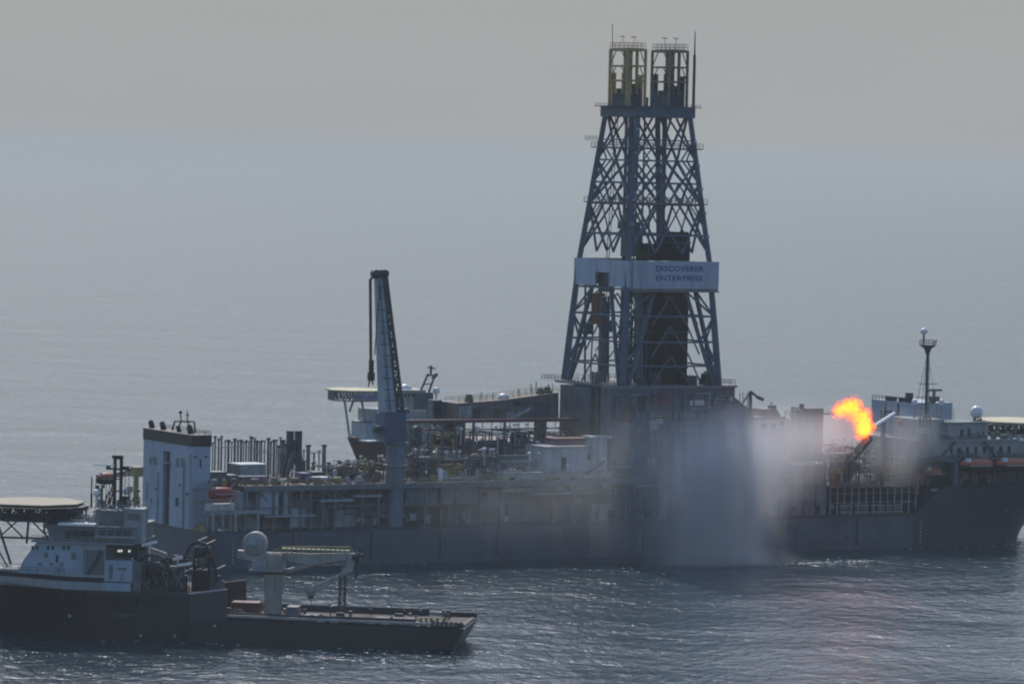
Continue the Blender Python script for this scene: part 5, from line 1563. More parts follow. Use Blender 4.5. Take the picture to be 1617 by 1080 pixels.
# bridge
a = N.rng(72, 212, 833, 857, 1.6)
zbw0, zbw1 = N.w(126, 850, 1.6), N.w(126, 837, 1.6)
mb = MB().prism([(a[0] + 1.2, zh + .31), (a[1], zh + .31), (a[1], a[3]), (a[0], a[3])], 1.6, 20.4)
bg_ = part('bridge', mb, M['grey'], V)
for x0 in (103, 115, 127, 139):
    b = N.rng(x0, x0 + 11, 837.5, 849.5, 1.5)
    part('bridge_window', MB().box(b[0], b[1], 1.54, 1.7, b[2], b[3]), M['glass'], bg_)
for x0 in (157, 170, 183, 196):
    b = N.rng(x0, x0 + 9, 838, 845, 1.5)
    part('bridge_window', MB().box(b[0], b[1], 1.54, 1.7, b[2], b[3]), M['glass'], bg_)
part('bridge_roof', MB().box(a[0] - .5, a[1] + .4, 1.2, 20.8, a[3] + .01, a[3] + .35), M['grey'], V)
b = N.rng(92, 150, 828, 833, 1.1)
part('roof_visor', MB().box(b[0], b[1], .7, 7, a[3] + .36, a[3] + .8), M['clean'], V)
mb = MB().box(nx(150, 850, .9), nx(212, 850, .9), .7, 1.55, N.w(180, 850, .9), N.w(180, 846, .9))
mb.rail([(nx(150, 850, .9), .8, N.w(180, 846, .9)), (nx(212, 850, .9), .8, N.w(180, 846, .9))], 1.2, 1.2, .08)
part('wing_walkway', mb, M['pale'], V)
zr = a[3] + .36
mb = MB().box(nx(150, 810, 5), nx(215, 810, 5), 5, 17, zr, N.w(180, 806, 5))
part('monkey_island', mb, M['grey'], V)
zmi = N.w(180, 806, 5)
part('monkey_island_rail', MB().rail([(nx(150, 810, 5), 5, zmi), (nx(215, 810, 5), 5, zmi), (nx(215, 810, 5), 17, zmi)], 1.1, 1.2, .07), M['pale'], V)
b = N.rng(196, 226, 806, 826, 2)
part('funnel_casing', MB().box(b[0], b[1], 2, 5, zh + .31, b[3]).box(b[0] - .2, b[1] + .2, 1.8, 5.2, b[3] + .01, b[3] + .4), M['pale'], V)
part('funnel_louvre', MB().box(b[0] + .6, b[1] - .6, 1.94, 2.1, b[2] + .6, b[3] - .6), M['brown'], V)
# pale box abaft the house and machinery casing
a = N.rng(165, 209, 885, 918, .3)
part('winch_house', MB().box(a[0], a[1], .3, 7, a[2], a[3]), M['stern'], V)
b = N.rng(164, 206, 920, 932, .2)
part('winch_house_skirt', MB().box(b[0], b[1], .2, 7.2, wF + .02, b[3]), M['stern'], V)
part('winch_house_gap', MB().box(b[0] + .2, b[1] - .2, .6, 6.8, b[3], a[2]), M['black'], V)
b = N.rng(209, 222, 888, 932, .6)
part('pillar', MB().box(b[0], b[1], .8, 6.4, wF + .02, b[3]), M['grey'], V)
b = N.rng(150, 212, 862, 884, 3)
part('aft_house', MB().box(b[0], b[1], 3, 19, zt - .2, b[3]), M['grey'], V)
zwd = wF
part('working_deck', MB().box(nx(166, 930), uS - .1, .3, 21.7, zwd + .01, zwd + .2), M['deck'], V)
# maroon step and low after deck
a = N.rng(297, 358, 932, 962, 0)
mb = MB().prism([(uS + .1, wA + .02), (nx(358, 950), wA + .02), (nx(358, 950), N.w(358, 931, 0)), (uS + .1, N.w(298, 938, 0))], .05, .45)
mb.prism([(uS + .1, wA + .02), (nx(358, 950), wA + .02), (nx(358, 950), N.w(358, 931, 0)), (uS + .1, N.w(298, 938, 0))], 21.5, 21.95)
mb.box(uS + .1, uS + .5, .46, 21.49, wA + .03, N.w(298, 938, 0))
part('step_bulwark', mb, mat('dull_step_paint', (.075, .05, .055), .6, streak=.3), V)
part('step_cap', MB().bar((uS + .1, .2, N.w(298, 938, 0) + .1), (nx(358, 950), .2, N.w(358, 931, 0) + .1), .3), M['white'], V)
part('cargo_deck', MB().box(uS + .6, uE + 1.5, .3, 21.7, wA + .02, wA + .15), mat('wet_timber_deck', (.045, .036, .032), .8, vary=.5, scale=.8), V)
cz = [(uS + .6, max(wA + 1.1, N.w(318, 957, 21.6))), (nx(415, 963), max(wA + 1.1, N.w(415, 962, 21.6))), (nx(475, 967), max(wA + 1.0, N.w(475, 965, 21.6))), (nx(690, 975), max(wA + .9, N.w(690, 974, 21.6))), (nx(722, 978), max(wA + .9, N.w(722, 977, 21.6)))]
print('cargo rail', [round(w - wA, 2) for u, w in cz])
for v in (.1, 21.4):
    mb = MB()
    for (ua, wa), (ub_, wb) in zip(cz, cz[1:]):
        mb.hexa([(ua, v, wa - .5), (ub_, v, wb - .5), (ub_, v + .9, wb - .5), (ua, v + .9, wa - .5)], [(ua, v, wa), (ub_, v, wb), (ub_, v + .9, wb), (ua, v + .9, wa)])
    part('cargo_rail', mb, M['crane'], V)
mb = MB()
u = uS + 2
while u < nx(720, 975):
    w_ = interp(cz, u) - .5
    for v in (.2, 21.6): mb.box(u, u + .35, v, v + .5, wA + .02, w_)
    u += 2.3
mb.box(uS + .8, nx(655, 975), .9, 1.1, wA + .16, wA + 1.5)
mb.box(uS + .8, nx(655, 975), 21.0, 21.2, wA + .16, wA + 1.5)
part('rail_post', mb, M['dsteel'], V)
mb = MB()
for k in range(7):
    u = nx(500, 985) + k * 3.1 + rnd.uniform(-1, 1)
    if k % 3 != 2: mb.box(u, u + 1.6, -.05, .09, wA + .3, wA + .75)
part('rubbing_bar', mb, M['pale'], V)
# stern roller and posts at the after end
t0_, t1_ = nx(688, 990), nx(748, 990)
part('stern_bulwark', MB().box(uE - 4, uE + 2.4, 21, 21.7, wA + .02, wA + 1.1), M['navy'], V)
mb = MB().box(uE - 4, uE + 2.4, .3, 1.0, wA + .02, wA + 1.1)
for k in range(7): mb.box(uE - 4 + k * .95, uE - 3.65 + k * .95, .05, .29, wA, wA + 1.3)
part('stern_bulwark', mb, M['navy'], V)
part('stern_roller', MB().tube((uE + 1.9, 3, wA - .2), (uE + 1.9, 19, wA - .2), .6, n=12), M['dsteel'], V)
mb = MB()
for x in (664, 672, 680, 690, 700): 
    p = N.P(x, 988, .6); mb.tube((p.x, 1.2, wA), (p.x, 1.2, N.w(x, 975, .6)), .3)
mb.box(nx(662, 985), nx(704, 985), .95, 1.15, wA + .8, wA + 1.0)
part('stern_rail', mb, M['yellow'], V)
# unreadable pale marks on the hull side
mb = MB()
for k, h_ in enumerate((.5, .9, .55, .95, .8, .9, .45, .5)):
    p = N.P(176 + k * 5, 971 - (k % 2), 0)
    mb.box(p.x, p.x + .22, -.04, .0, p.z - h_ / 2, p.z + h_ / 2)
part('hull_marking', mb, M['grey'], V)
mb = MB()
for x, y in ((110, 972), (222, 1003), (276, 1004), (339, 988)):
    p = N.P(x, y, 0); mb.box(p.x - .3, p.x + .3, -.05, .02, p.z - .25, p.z + .25)
part('draught_mark', mb, M['pale'], V)
mb = MB().rail([(-6, 7.6, zt), (4, 4.6, zt), (13, .6, zt), (nx(30, 905), .4, zt)], 1.1, 1.6, .07)
part('handrail', mb, M['dsteel'], V)
part('handrail', MB().rail([(nx(225, 925), .4, zwd + .2), (uS, .4, zwd + .2)], 1.2, 1.6, .08), M['dsteel'], V)

# small gear all over the vessel: lockers, pipes, railings, rafts, cable trays
rn = random.Random(23)
def bits(n, ua, ub, va, vb, w, hmax, cols):
    for k in range(n):
        u, v, h_ = rn.uniform(ua, ub), rn.uniform(va, vb), rn.uniform(.5, hmax)
        ty = rn.randint(0, 4)
        if ty == 0: mb = MB().box(u, u + rn.uniform(.5, 1.8), v, v + 1, w, w + h_)
        elif ty == 1: mb = MB().tube((u, v, w), (u, v, w + h_), rn.uniform(.15, .4), n=8).box(u - .3, u + .3, v - .3, v + .3, w + h_, w + h_ + .2)
        elif ty == 2: mb = MB().path([(u, v, w + .2), (u, v, w + h_), (u + rn.uniform(-2, 2), v, w + h_), (u + rn.uniform(-2, 2), v, w + .2)], .12)
        elif ty == 3: mb = MB().bar((u, v, w), (u + rn.uniform(-.3, .3), v, w + h_ * 1.5), .14).box(u - .35, u + .3, v - .2, v + .2, w + h_ * 1.5, w + h_ * 1.5 + .35)
        else: mb = MB().rail([(u, v, w), (u + rn.uniform(1.5, 4), v, w)], 1.1, .9, .09)
        part(('locker', 'bollard', 'pipework', 'deck_lamp', 'railing')[ty], mb, M[rn.choice(cols)], V)
dk = ('black', 'dsteel', 'dsteel', 'grey', 'brown', 'pale', 'maroon')
bits(34, nx(212, 930), uS - 1, 1, 20, zwd + .2, 4.5, dk)
bits(16, nx(168, 870), nx(212, 870), 2, 16, N.w(190, 884, 3), 2.4, ('grey', 'pale', 'dsteel', 'white'))
bits(14, nx(100, 830), nx(150, 830), 2, 18, zr, 2.2, ('grey', 'pale', 'dsteel', 'white', 'teal'))
bits(14, nx(152, 806), nx(214, 806), 5, 16, zmi, 2.6, ('black', 'dsteel', 'grey', 'pale'))
bits(10, 4, 22, 4, 16, zt - .2, 1.6, ('grey', 'dsteel', 'pale'))
bits(46, uS + 2, nx(700, 985), 1.6, 20.5, wA + .15, 1.5, ('brown', 'dsteel', 'dsteel', 'maroon', 'grey', 'crane', 'black', 'yellow'))
for k in range(6):
    u = nx(36, 900) + k * 2.3
    part('side_fender', MB().tube((u * 1.6 + 6, -.25, wF - 2.2), (u * 1.6 + 6, -.25, wF - 1.0), .45, n=8), M['black'], V)
part('rubbing_strake', MB().box(16, uS, -.18, .02, wF - .5, wF - .1).box(uS + .1, uE - 4, -.18, .02, wA - .6, wA - .25), M['dsteel'], V)
for (x0, x1, y0, y1, c) in ((70, 76, 872, 880, 'grey'), (88, 92, 876, 888, 'dsteel'), (112, 120, 872, 884, 'grey'), (172, 178, 892, 914, 'grey'), (186, 200, 896, 900, 'grey'), (190, 196, 906, 916, 'pale')):
    v_ = 1.4 if x1 < 150 else .3
    a = N.rng(x0, x1, y0, y1, v_); part('panel', MB().box(a[0], a[1], v_ - .08, v_ - .01, a[2], a[3]), M[c], V)

# ------------------------------------------------------------------ helideck over its bow
hv = 11.0
hz_ = N.w(60, 797, 2)
eu = N.u(119, 790, 4)
h = thing('helideck', 'sandy helicopter deck on dark trusswork over the bow of the navy vessel', 'helideck', N, (-1, hv, hz_ - 6))
Rh = 10.8
cu_ = eu - Rh * .95
oc = [(cu_ + Rh * math.cos(R(22.5 + 45 * i)), hv + Rh * math.sin(R(22.5 + 45 * i))) for i in range(8)]
part('landing_deck', MB().plan(oc, hz_ - .25, hz_), M['tan'], h)
part('safety_net', MB().plan([(cu_ + (Rh + 1.2) * math.cos(R(22.5 + 45 * i)), hv + (Rh + 1.2) * math.sin(R(22.5 + 45 * i))) for i in range(8)], hz_ - .7, hz_ - .6), M['dsteel'], h)
mb = MB()
oc2 = [(cu_ + (Rh - .6) * math.cos(R(22.5 + 45 * i)), hv + (Rh - .6) * math.sin(R(22.5 + 45 * i))) for i in range(8)]
for i in range(8):
    (a0, b0), (a1, b1) = oc2[i], oc2[(i + 1) % 8]
    mb.lattice((a0, b0, hz_ - .8), (a1, b1, hz_ - .8), (a0, b0, hz_ - 3.4), (a1, b1, hz_ - 3.4), 6, .3, .22)
for v in (4, 7.5, 11, 14.5, 18): mb.lattice((cu_ - 9.5, v, hz_ - .8), (cu_ + 9.5, v, hz_ - .8), (cu_ - 9.5, v, hz_ - 3.4), (cu_ + 9.5, v, hz_ - 3.4), 8, .28, .2)
part('support_truss', mb, M['dsteel'], h)
K = lambda x, y, v: N.P(x, y, v)
for (xa, ya, xb, yb, q) in ((-5, 822, 17, 890, .42), (45, 822, 42, 858, .4), (0, 848, 76, 850, .4), (4, 843, 30, 820, .28), (8, 820, 36, 848, .28), (48, 820, 76, 848, .28), (-8, 858, 12, 895, .28)):
    for v in (5.5, 16.5):
        part('strut', MB().bar(K(xa, ya, v), K(xb, yb, v), q), M['dsteel'], h)
b = N.rng(72, 125, 797, 838, 6)
part('access_tower', MB().lattice((b[0], 5, b[2] - .5), (b[0], 5, b[3]), (b[0] + 4.5, 5, b[2] - .5), (b[0] + 4.5, 5, b[3]), 5, .35, .25).lattice((b[0], 14, b[2] - .5), (b[0], 14, b[3]), (b[0] + 4.5, 14, b[2] - .5), (b[0] + 4.5, 14, b[3]), 5, .35, .25).box(b[0], b[1], 4.9, 15, b[3] - 1.4, b[3] - .9), M['dsteel'], h)
part('access_hut', MB().box(N.u(84, 812, 8), N.u(122, 812, 8), 8, 13, zr, N.w(100, 806, 8)), M['steel'], h)

# ------------------------------------------------------------------ mast of the navy vessel
vm = 11
b0, b1 = N.P(180, 822, vm), N.P(190, 822, vm)
z0 = zmi
m_ = thing('signal_mast', 'black twin pole mast with crossbars and radar above the navy vessel bridge', 'mast', N, ((b0.x + b1.x) / 2, vm, z0))
tz = N.w(185, 724, vm)
for b in (b0, b1): part('pole', MB().bar((b.x, vm, z0), (b.x, vm, tz), .6), M['black'], m_)
mb = MB()
for y in (724, 741, 756, 775, 795): w_ = N.w(185, y, vm); mb.bar((b0.x, vm, w_), (b1.x, vm, w_), .28)
part('rung', mb, M['black'], m_)
w_ = N.w(170, 740, vm)
part('yard', MB().bar((N.u(169, 740, vm), vm, w_), (N.u(208, 740, vm), vm, w_), .38).box(N.u(168, 740, vm), N.u(174, 740, vm), vm - .4, vm + .4, w_ - .1, w_ + .9), M['black'], m_)
w_ = N.w(165, 734, vm)
part('radar_scanner', MB().box(N.u(150, 734, vm), N.u(182, 734, vm), vm - .5, vm - .2, w_ - .15, w_ + .15), M['clean'], m_)
part('lamp_box', MB().box(N.u(178, 724, vm), N.u(194, 724, vm), vm - .5, vm + .5, tz, tz + .7).box(N.u(192, 742, vm), N.u(204, 742, vm), vm - .3, vm + .3, N.w(198, 742, vm), N.w(198, 736, vm)), M['black'], m_)
for (x, yt) in ((145, 753), (152, 748), (161, 745), (204, 738), (168, 752), (198, 746), (173, 760)):
    p = N.P(x, yt, vm - 1)
    part('whip_aerial', MB().bar((p.x, vm - 1, z0), (p.x, vm - 1, p.z - 3.5), .34 if x == 145 else .2).bar((p.x, vm - 1, p.z - 3.5), (p.x, vm - 1, p.z), .22 if x == 145 else .1), M['black'], m_)
mb = MB()
for (xa, ya, xb, yb) in ((158, 822, 172, 775), (166, 822, 180, 770), (172, 822, 158, 790), (150, 808, 182, 808)):
    mb.bar(N.P(xa, ya, vm - .5), N.P(xb, yb, vm - .5), .22)
part('stay', mb, M['dsteel'], m_)
for k in range(9):
    x, y = rnd.choice((156, 164, 172, 196, 204)) + rnd.uniform(-3, 3), rnd.uniform(770, 815)
    p = N.P(x, y, vm + rnd.uniform(-2, 2))
    part('mast_gear', MB().box(p.x - rnd.uniform(.2, .7), p.x + .4, p.y - .4, p.y + .4, p.z, p.z + rnd.uniform(.4, 1.6)).bar((p.x, p.y, z0), (p.x, p.y, p.z), .18), M[rnd.choice(('black', 'dsteel', 'grey', 'pale'))], m_)
part('mast_lattice', MB().lattice((b0.x - 1.6, vm, z0), (b0.x - .3, vm, N.w(180, 760, vm)), (b0.x, vm, z0), (b0.x, vm, N.w(180, 760, vm)), 6, .2, .16), M['black'], m_)
p = N.P(152, 778, vm - 2)
solo('radome', MB().ball(p, .75, 12).tube((p.x, vm - 2, z0), (p.x, vm - 2, p.z - .5), .22), M['clean'], 'small white radome on a black post left of the navy vessel mast', 'radome', N, (p.x, vm - 2, z0))

# ------------------------------------------------------------------ reels and gantry on its working deck
def reel(label, x, y, rpx, v, wd):
    c = N.P(x, y, v)
    r = (N.u(x + rpx, y, v) - N.u(x - rpx, y, v)) / 2
    t = thing('cable_reel', label, 'reel', N, (c.x, v + wd / 2, zwd), 'big reels on the working deck of the navy vessel')
    for vv in (v, v + wd):
        mb = MB()
        n = 28
        for i in range(n):
            a0, a1 = 2 * math.pi * i / n, 2 * math.pi * (i + 1) / n
            mb.bar((c.x + r * math.cos(a0), vv, c.z + r * math.sin(a0)), (c.x + r * math.cos(a1), vv, c.z + r * math.sin(a1)), .42)
        for i in range(8):
            a0 = 2 * math.pi * i / 8
            mb.bar((c.x, vv, c.z), (c.x + r * math.cos(a0), vv, c.z + r * math.sin(a0)), .24)
        mb.lathe((c.x, vv, c.z), [(.05, -.25), (.8, -.25), (.8, .25), (.05, .25)], 12, 'v')
        part('flange', mb, M['black'], t)
    part('drum', MB().lathe((c.x, v + wd / 2, c.z), [(.05, -wd / 2 + .1), (r * .5, -wd / 2 + .1), (r * .5, wd / 2 - .1), (.05, wd / 2 - .1)], 18, 'v'), M['dsteel'], t)
    for vv in (v - .4, v + wd + .4): part('stand', MB().bar((c.x - r * .9, vv, zwd), (c.x, vv, c.z), .5).bar((c.x + r * .9, vv, zwd), (c.x, vv, c.z), .5), M['black'], t)
reel('black spoked reel left of the arched gantry on the navy vessel', 241, 901, 25, 2.5, 4)
reel('black reel further back between the two front machines on the navy vessel', 268, 902, 20, 11, 5)
g = thing('arch_gantry', 'dark arched handling gantry over the working deck ahead of the maroon step', 'gantry', N, (N.u(318, 925, 6), 9, zwd))
for v in (4, 14):
    mb = MB()
    pts = [N.P(x, y, v) for x, y in ((345, 928), (341, 900), (335, 876), (325, 860), (312, 855), (300, 862), (292, 880), (288, 905))]
    pts[0] = Vector((pts[0].x, v, zwd)); pts.append(Vector((pts[-1].x - .3, v, zwd)))
    for a, b in zip(pts, pts[1:]): mb.bar(a, b, .55)
    part('arch', mb, M['black'], g)
mb = MB()
for (x, y) in ((341, 900), (325, 860), (312, 855), (300, 862), (288, 905)):
    p = N.P(x, y, 4); mb.bar(p, (p.x, 14, p.z), .4)
part('crossbeam', mb, M['black'], g)
a = N.rng(303, 332, 866, 900, 6)
part('tower', MB().truss(((a[0] + a[1]) / 2, 8, zwd), ((a[0] + a[1]) / 2, 8, a[3]), 3.4, 2.6, 5, .35, .25), M['dsteel'], g)
part('winch', MB().box(a[0], a[1], 6, 10, zwd + .2, a[2]), M['black'], g)
part('sheave', MB().lathe(((a[0] + a[1]) / 2, 6.2, a[3] - .5), [(.1, -.3), (1.3, -.3), (1.3, .3), (.1, .3)], 14, 'v'), M['dsteel'], g)
part('lamp', MB().box(a[0] + .5, a[1] - .5, 5.6, 5.9, a[3] + .2, a[3] + .55), M['pale'], g)
deckg = [(222, 238, 912, 930, 1.5, 'dsteel', 'dark winch block under the spoked reel'), (262, 292, 892, 930, 2.0, 'black', 'dark machinery block between reel and arched gantry'), (336, 350, 908, 930, 2, 'dsteel', 'dark block at the foot of the arch near the maroon step'),
         (270, 284, 876, 892, 7, 'dsteel', 'dark upper winch between the reels and the arch'), (216, 232, 858, 884, 4, 'brown', 'brown grey launch cradle abaft the bridge')]
for (x0, x1, y0, y1, v, c, lb) in deckg:
    a = N.rng(x0, x1, y0, y1, v)
    t = thing('deck_winch', lb, 'winch', N, ((a[0] + a[1]) / 2, v, zwd))
    part('frame', MB().box(a[0], a[1], v, v + 3, zwd + .2, a[2] + (a[3] - a[2]) * .55).bar((a[0] + .3, v + .2, a[2]), (a[0] + .3, v + .2, a[3]), .3).bar((a[1] - .3, v + .2, a[2]), (a[1] - .3, v + .2, a[3]), .3), M[c], t)
    part('drum', MB().lathe(((a[0] + a[1]) / 2, v + 1.4, lerp(a[2], a[3], .68)), [(.1, -(a[1] - a[0]) * .38), ((a[3] - a[2]) * .28, -(a[1] - a[0]) * .38), ((a[3] - a[2]) * .28, (a[1] - a[0]) * .38), (.1, (a[1] - a[0]) * .38)], 12, 'u'), M['dsteel'], t)
    mb = MB()
    for k in range(4): mb.path([(rnd.uniform(a[0], a[1]), v - .1, rnd.uniform(zwd + .3, a[3])) for q in range(3)], .13)
    part('pipework', mb, M['grey'], t)
for (x0, x1, y0, y1, v, lb) in ((224, 248, 855, 861, 2.5, 'white tilted workboat boom abaft the bridge of the navy vessel'), (273, 288, 879, 883, 5, 'white lamp bar above the second reel'), (281, 302, 889, 893, 3, 'white lamp bar beside the arched gantry')):
    p, q = N.P(x0, y1, v), N.P(x1, y0, v)
    solo('lamp_bar', MB().bar(p, q, .55).bar((p.lerp(q, .5).x, v + .2, p.lerp(q, .5).z), (p.lerp(q, .5).x, v + .2, p.lerp(q, .5).z - 3.5), .25), M['clean'], lb, 'lamp bar', N, (p.x, v, p.z))
p0, p1 = N.P(214, 884, 5), N.P(262, 868, 5)
t = thing('provision_crane', 'grey brown deck crane folded down behind the spoked reel', 'crane', N, (p0.x, 6, zwd))
part('pillar', MB().tube((p0.x + .6, 6, zwd), (p0.x + .6, 6, N.w(220, 862, 6)), .9), M['brown'], t)
part('boom', MB().hexa([(p0.x, 5.4, N.w(218, 866, 6)), (p1.x, 5.6, N.w(260, 880, 6)), (p1.x, 6.4, N.w(260, 880, 6)), (p0.x, 6.6, N.w(218, 866, 6))], [(p0.x, 5.4, N.w(218, 856, 6)), (p1.x, 5.6, N.w(260, 873, 6)), (p1.x, 6.4, N.w(260, 873, 6)), (p0.x, 6.6, N.w(218, 856, 6))]), M['crane'], t)
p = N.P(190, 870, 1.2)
fl = thing('sunlit_glint', 'added glowing white balls for a sunlit spot on the roof of the pale winch house', 'lamp', N, (p.x, 1.2, p.z - .8))
em = bpy.data.materials.new('glint_glow'); em.use_nodes = True
sset(em.node_tree.nodes['Principled BSDF'], Base_Color=(.8, .8, .75, 1), Emission_Color=(1, .97, .85, 1), Emission_Strength=.45)  # glow imitates sunlight on white gear; there is no lamp here
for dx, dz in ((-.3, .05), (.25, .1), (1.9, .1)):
    part('lens', MB().ball((p.x + dx, 1.0, p.z + dz), .26, 10), em, fl)  # small glowing balls added as the sunlit glint
part('glint_backing', MB().box(p.x - 1.3, p.x + 2.6, 1.4, 2.2, p.z - 1.1, p.z + .9), M['black'], fl)

# ------------------------------------------------------------------ its knuckle boom crane
vc = 5.0
base = N.P(432, 976, vc)
k = thing('offshore_crane', 'sandy knuckle boom crane with round winch drum on the navy vessel after deck', 'crane', N, (base.x, vc, wA))
W = lambda x, y, v=vc: N.P(x, y, v)
rp = (N.u(449, 940, vc) - N.u(417, 940, vc)) / 2
c1, c2, c3 = W(432, 935), W(432, 905), W(432, 880)
part('pedestal', MB().tube((c1.x, vc, wA), (c1.x, vc, c1.z), rp * .85, rp * .9, 16).tube((c1.x, vc, c1.z), (c1.x, vc, c2.z), rp * .95, rp * 1.1, 16), M['crane'], k)
part('slewing_ring', MB().lathe((c2.x, vc, c2.z), [(rp * 1.1, 0), (rp * 1.3, .1), (rp * 1.3, .6), (rp * 1.0, .7)], 16), M['dsteel'], k)
a = N.rng(417, 446, 880, 905, vc - 1.8)
part('king', MB().box(a[0], a[1], vc - 1.8, vc + 1.8, c2.z + .72, c3.z + .8), M['crane'], k)
a = N.rng(398, 420, 886, 899, vc - 2.5)
part('operator_cab', MB().box(a[0], a[1], vc - 2.6, vc - .4, a[2], a[3]), M['pale'], k)
part('cab_platform', MB().box(a[0] - .6, a[1] + 3.5, vc - 3.2, vc + 2, a[2] - .3, a[2] - .05).rail([(a[0] - .5, vc - 3.1, a[2]), (a[1] + 3.4, vc - 3.1, a[2])], 1.1, 1.1, .09), M['crane'], k)
p = W(403, 858)
part('winch_drum', MB().lathe((p.x, vc, p.z), [(.1, -1.5), (2.1, -1.5), (2.45, -1.2), (2.45, 1.2), (2.1, 1.5), (.1, 1.5)], 24, 'v'), M['crane'], k)
part('drum_hub', MB().lathe((p.x, vc - 1.55, p.z), [(.1, -.35), (.7, -.3), (.8, 0), (.1, .05)], 14, 'v'), M['pale'], k)
for q in range(8): part('drum_spoke', MB().bar((p.x + .7 * math.cos(q * .785), vc - 1.56, p.z + .7 * math.sin(q * .785)), (p.x + 2.05 * math.cos(q * .785), vc - 1.53, p.z + 2.05 * math.sin(q * .785)), .1), M['pale'], k)
part('drum_bracket', MB().hexa([(W(376, 872).x, vc - 1.2, W(380, 880).z), (W(425, 880).x, vc - 1.2, W(425, 890).z), (W(425, 880).x, vc + 1.2, W(425, 890).z), (W(376, 872).x, vc + 1.2, W(380, 880).z)], [(W(376, 872).x, vc - 1.2, W(380, 868).z), (W(425, 880).x, vc - 1.2, W(425, 872).z), (W(425, 880).x, vc + 1.2, W(425, 872).z), (W(376, 872).x, vc + 1.2, W(380, 868).z)]), M['crane'], k)
def beam(pts_top, pts_bot, hw_):
    mb = MB()
    for (a, b), (c, d) in zip(zip(pts_top, pts_top[1:]), zip(pts_bot, pts_bot[1:])):
        A, B_, C_, D_ = W(*a), W(*b), W(*c), W(*d)
        mb.hexa([(C_.x, vc - hw_, C_.z), (D_.x, vc - hw_, D_.z), (D_.x, vc + hw_, D_.z), (C_.x, vc + hw_, C_.z)], [(A.x, vc - hw_, A.z), (B_.x, vc - hw_, B_.z), (B_.x, vc + hw_, B_.z), (A.x, vc + hw_, A.z)])
    return mb
bm = part('main_boom', beam([(420, 872), (450, 872), (490, 874), (560, 873)], [(420, 884), (450, 884), (490, 892), (560, 881)], .9), M['crane'], k)
part('luffing_cylinder', MB().tube(W(448, 903), W(495, 890), .5).tube(W(495, 890), W(545, 890), .32), M['crane'], k)
mb = MB()
for v in (vc - .9, vc + .9):
    q = [W(428, 871, v), W(445, 863, v), W(553, 864, v), W(558, 872, v)]
    for a, b in zip(q, q[1:]): mb.bar(a, b, .28)
    for i in range(15): e = q[1].lerp(q[2], i / 14); mb.bar((e.x, v, e.z), (e.x, v, e.z - 1.15), .2)
part('boom_walkway', mb, M['yellow'], bm)
part('walkway_floor', MB().box(W(445, 868).x, W(553, 868).x, vc - .85, vc + .85, W(500, 868.5).z, W(500, 866.5).z), M['cream'], bm)
part('knuckle', beam([(545, 872), (563, 876), (556, 903)], [(548, 886), (549, 890), (538, 905)], .75), M['crane'], k)
part('knuckle_gear', MB().bar(W(565, 872), (W(563, 912).x, vc, W(563, 912).z), .6).lathe(W(562, 880), [(.1, -1), (.7, -1), (.7, 1), (.1, 1)], 10, 'v').bar(W(563, 878), W(575, 876), .55).bar(W(573, 881), W(579, 868), .3), M['dsteel'], k)
part('jib', beam([(556, 898), (505, 920), (490, 926)], [(548, 907), (508, 931), (494, 938)], .55), M['crane'], k)
part('jib_head', MB().lathe(W(491, 932), [(.1, -.7), (1.1, -.7), (1.1, .7), (.1, .7)], 12, 'v').box(W(480, 924).x, W(492, 924).x, vc - .4, vc + .4, W(486, 929).z, W(486, 920).z), M['crane'], k)
part('hoist_rope', MB().bar(W(491, 940), W(491, 960), .15).box(W(487, 945).x, W(495, 945).x, vc - .4, vc + .4, W(491, 945).z, W(491, 938).z), M['dsteel'], k)
t0_, b0_ = W(541, 908), W(540, 966)
part('rope_fall', MB().truss((b0_.x, vc, b0_.z), (t0_.x, vc, t0_.z), 1.2, 1.1, 6, .22, .18).bar((t0_.x, vc, t0_.z), (t0_.x, vc, W(541, 895).z), .3), M['brown'], k)
# cargo on the after deck
for (x0, x1, y0, y1, v, c, lb) in ((330, 352, 950, 976, 8, 'maroon', 'maroon cargo box just behind the step of the navy vessel'), (365, 408, 951, 974, 12, 'maroon', 'long maroon cargo box left of the sandy crane'), (452, 470, 958, 980, 4, 'grey', 'grey cargo box right of the sandy crane foot'), (478, 500, 972, 984, 3, 'dsteel', 'small dark cargo box at the rail right of the sandy crane'), (590, 655, 977, 986, 9, 'brown', 'low brown cargo cover near the stern of the navy vessel')):
    container(lb, x0, x1, y0, y1, v, 4, c, None, wA + .16, N)
for (x, lb) in ((374, 'small white capstan on the after deck left of the sandy crane'), (548, 'small white capstan at the middle of the low rail')):
    p = N.P(x, 974, 1.5)
    solo('capstan', MB().lathe((p.x, 1.6, wA + .16), [(.5, 0), (.3, .5), (.6, 1.1), (.1, 1.2)], 10), M['clean'], lb, 'capstan', N, (p.x, 1.6, wA + .16))

# ================================================================== THE RED HULLED SHIP BEYOND
g0 = G.P(547, 691, 9)
zg = g0.z
G_ = thing('red_ship', 'red hulled ship passing behind the drillship with its helideck over the bow', 'ship', G, (g0.x + 40, 10, 0))
b0 = g0.x
st = [(b0 + 7, .2, .5, .8, -6, zg + .2, -6.6), (b0 + 10, 1, 2, 4.5, -6, zg, -4), (b0 + 16, 4, 5.6, 8.6, -6, zg - .2, -2), (b0 + 26, 9, 10, 11, -6, zg - .4, 0), (b0 + 90, 11, 11, 11, -6, zg - .4, 0)]
part('hull', hull_mesh(st, 9), M['maroon'], G_)
yy = lambda x, y, v: G.P(x, y, v)
part('bow_rail', MB().rail([(b0 + 1.5, 9, zg), (b0 + 12, 3, zg), (b0 + 24, -1, zg)], 1.2, 1.6, .12), M['lblue'], G_)
a = G.rng(570, 612, 668, 692, 2)
part('foredeck_house', MB().box(a[0] + 1.5, a[1] + 12, 2, 16, zg - .4, a[3]), M['lblue'], G_)
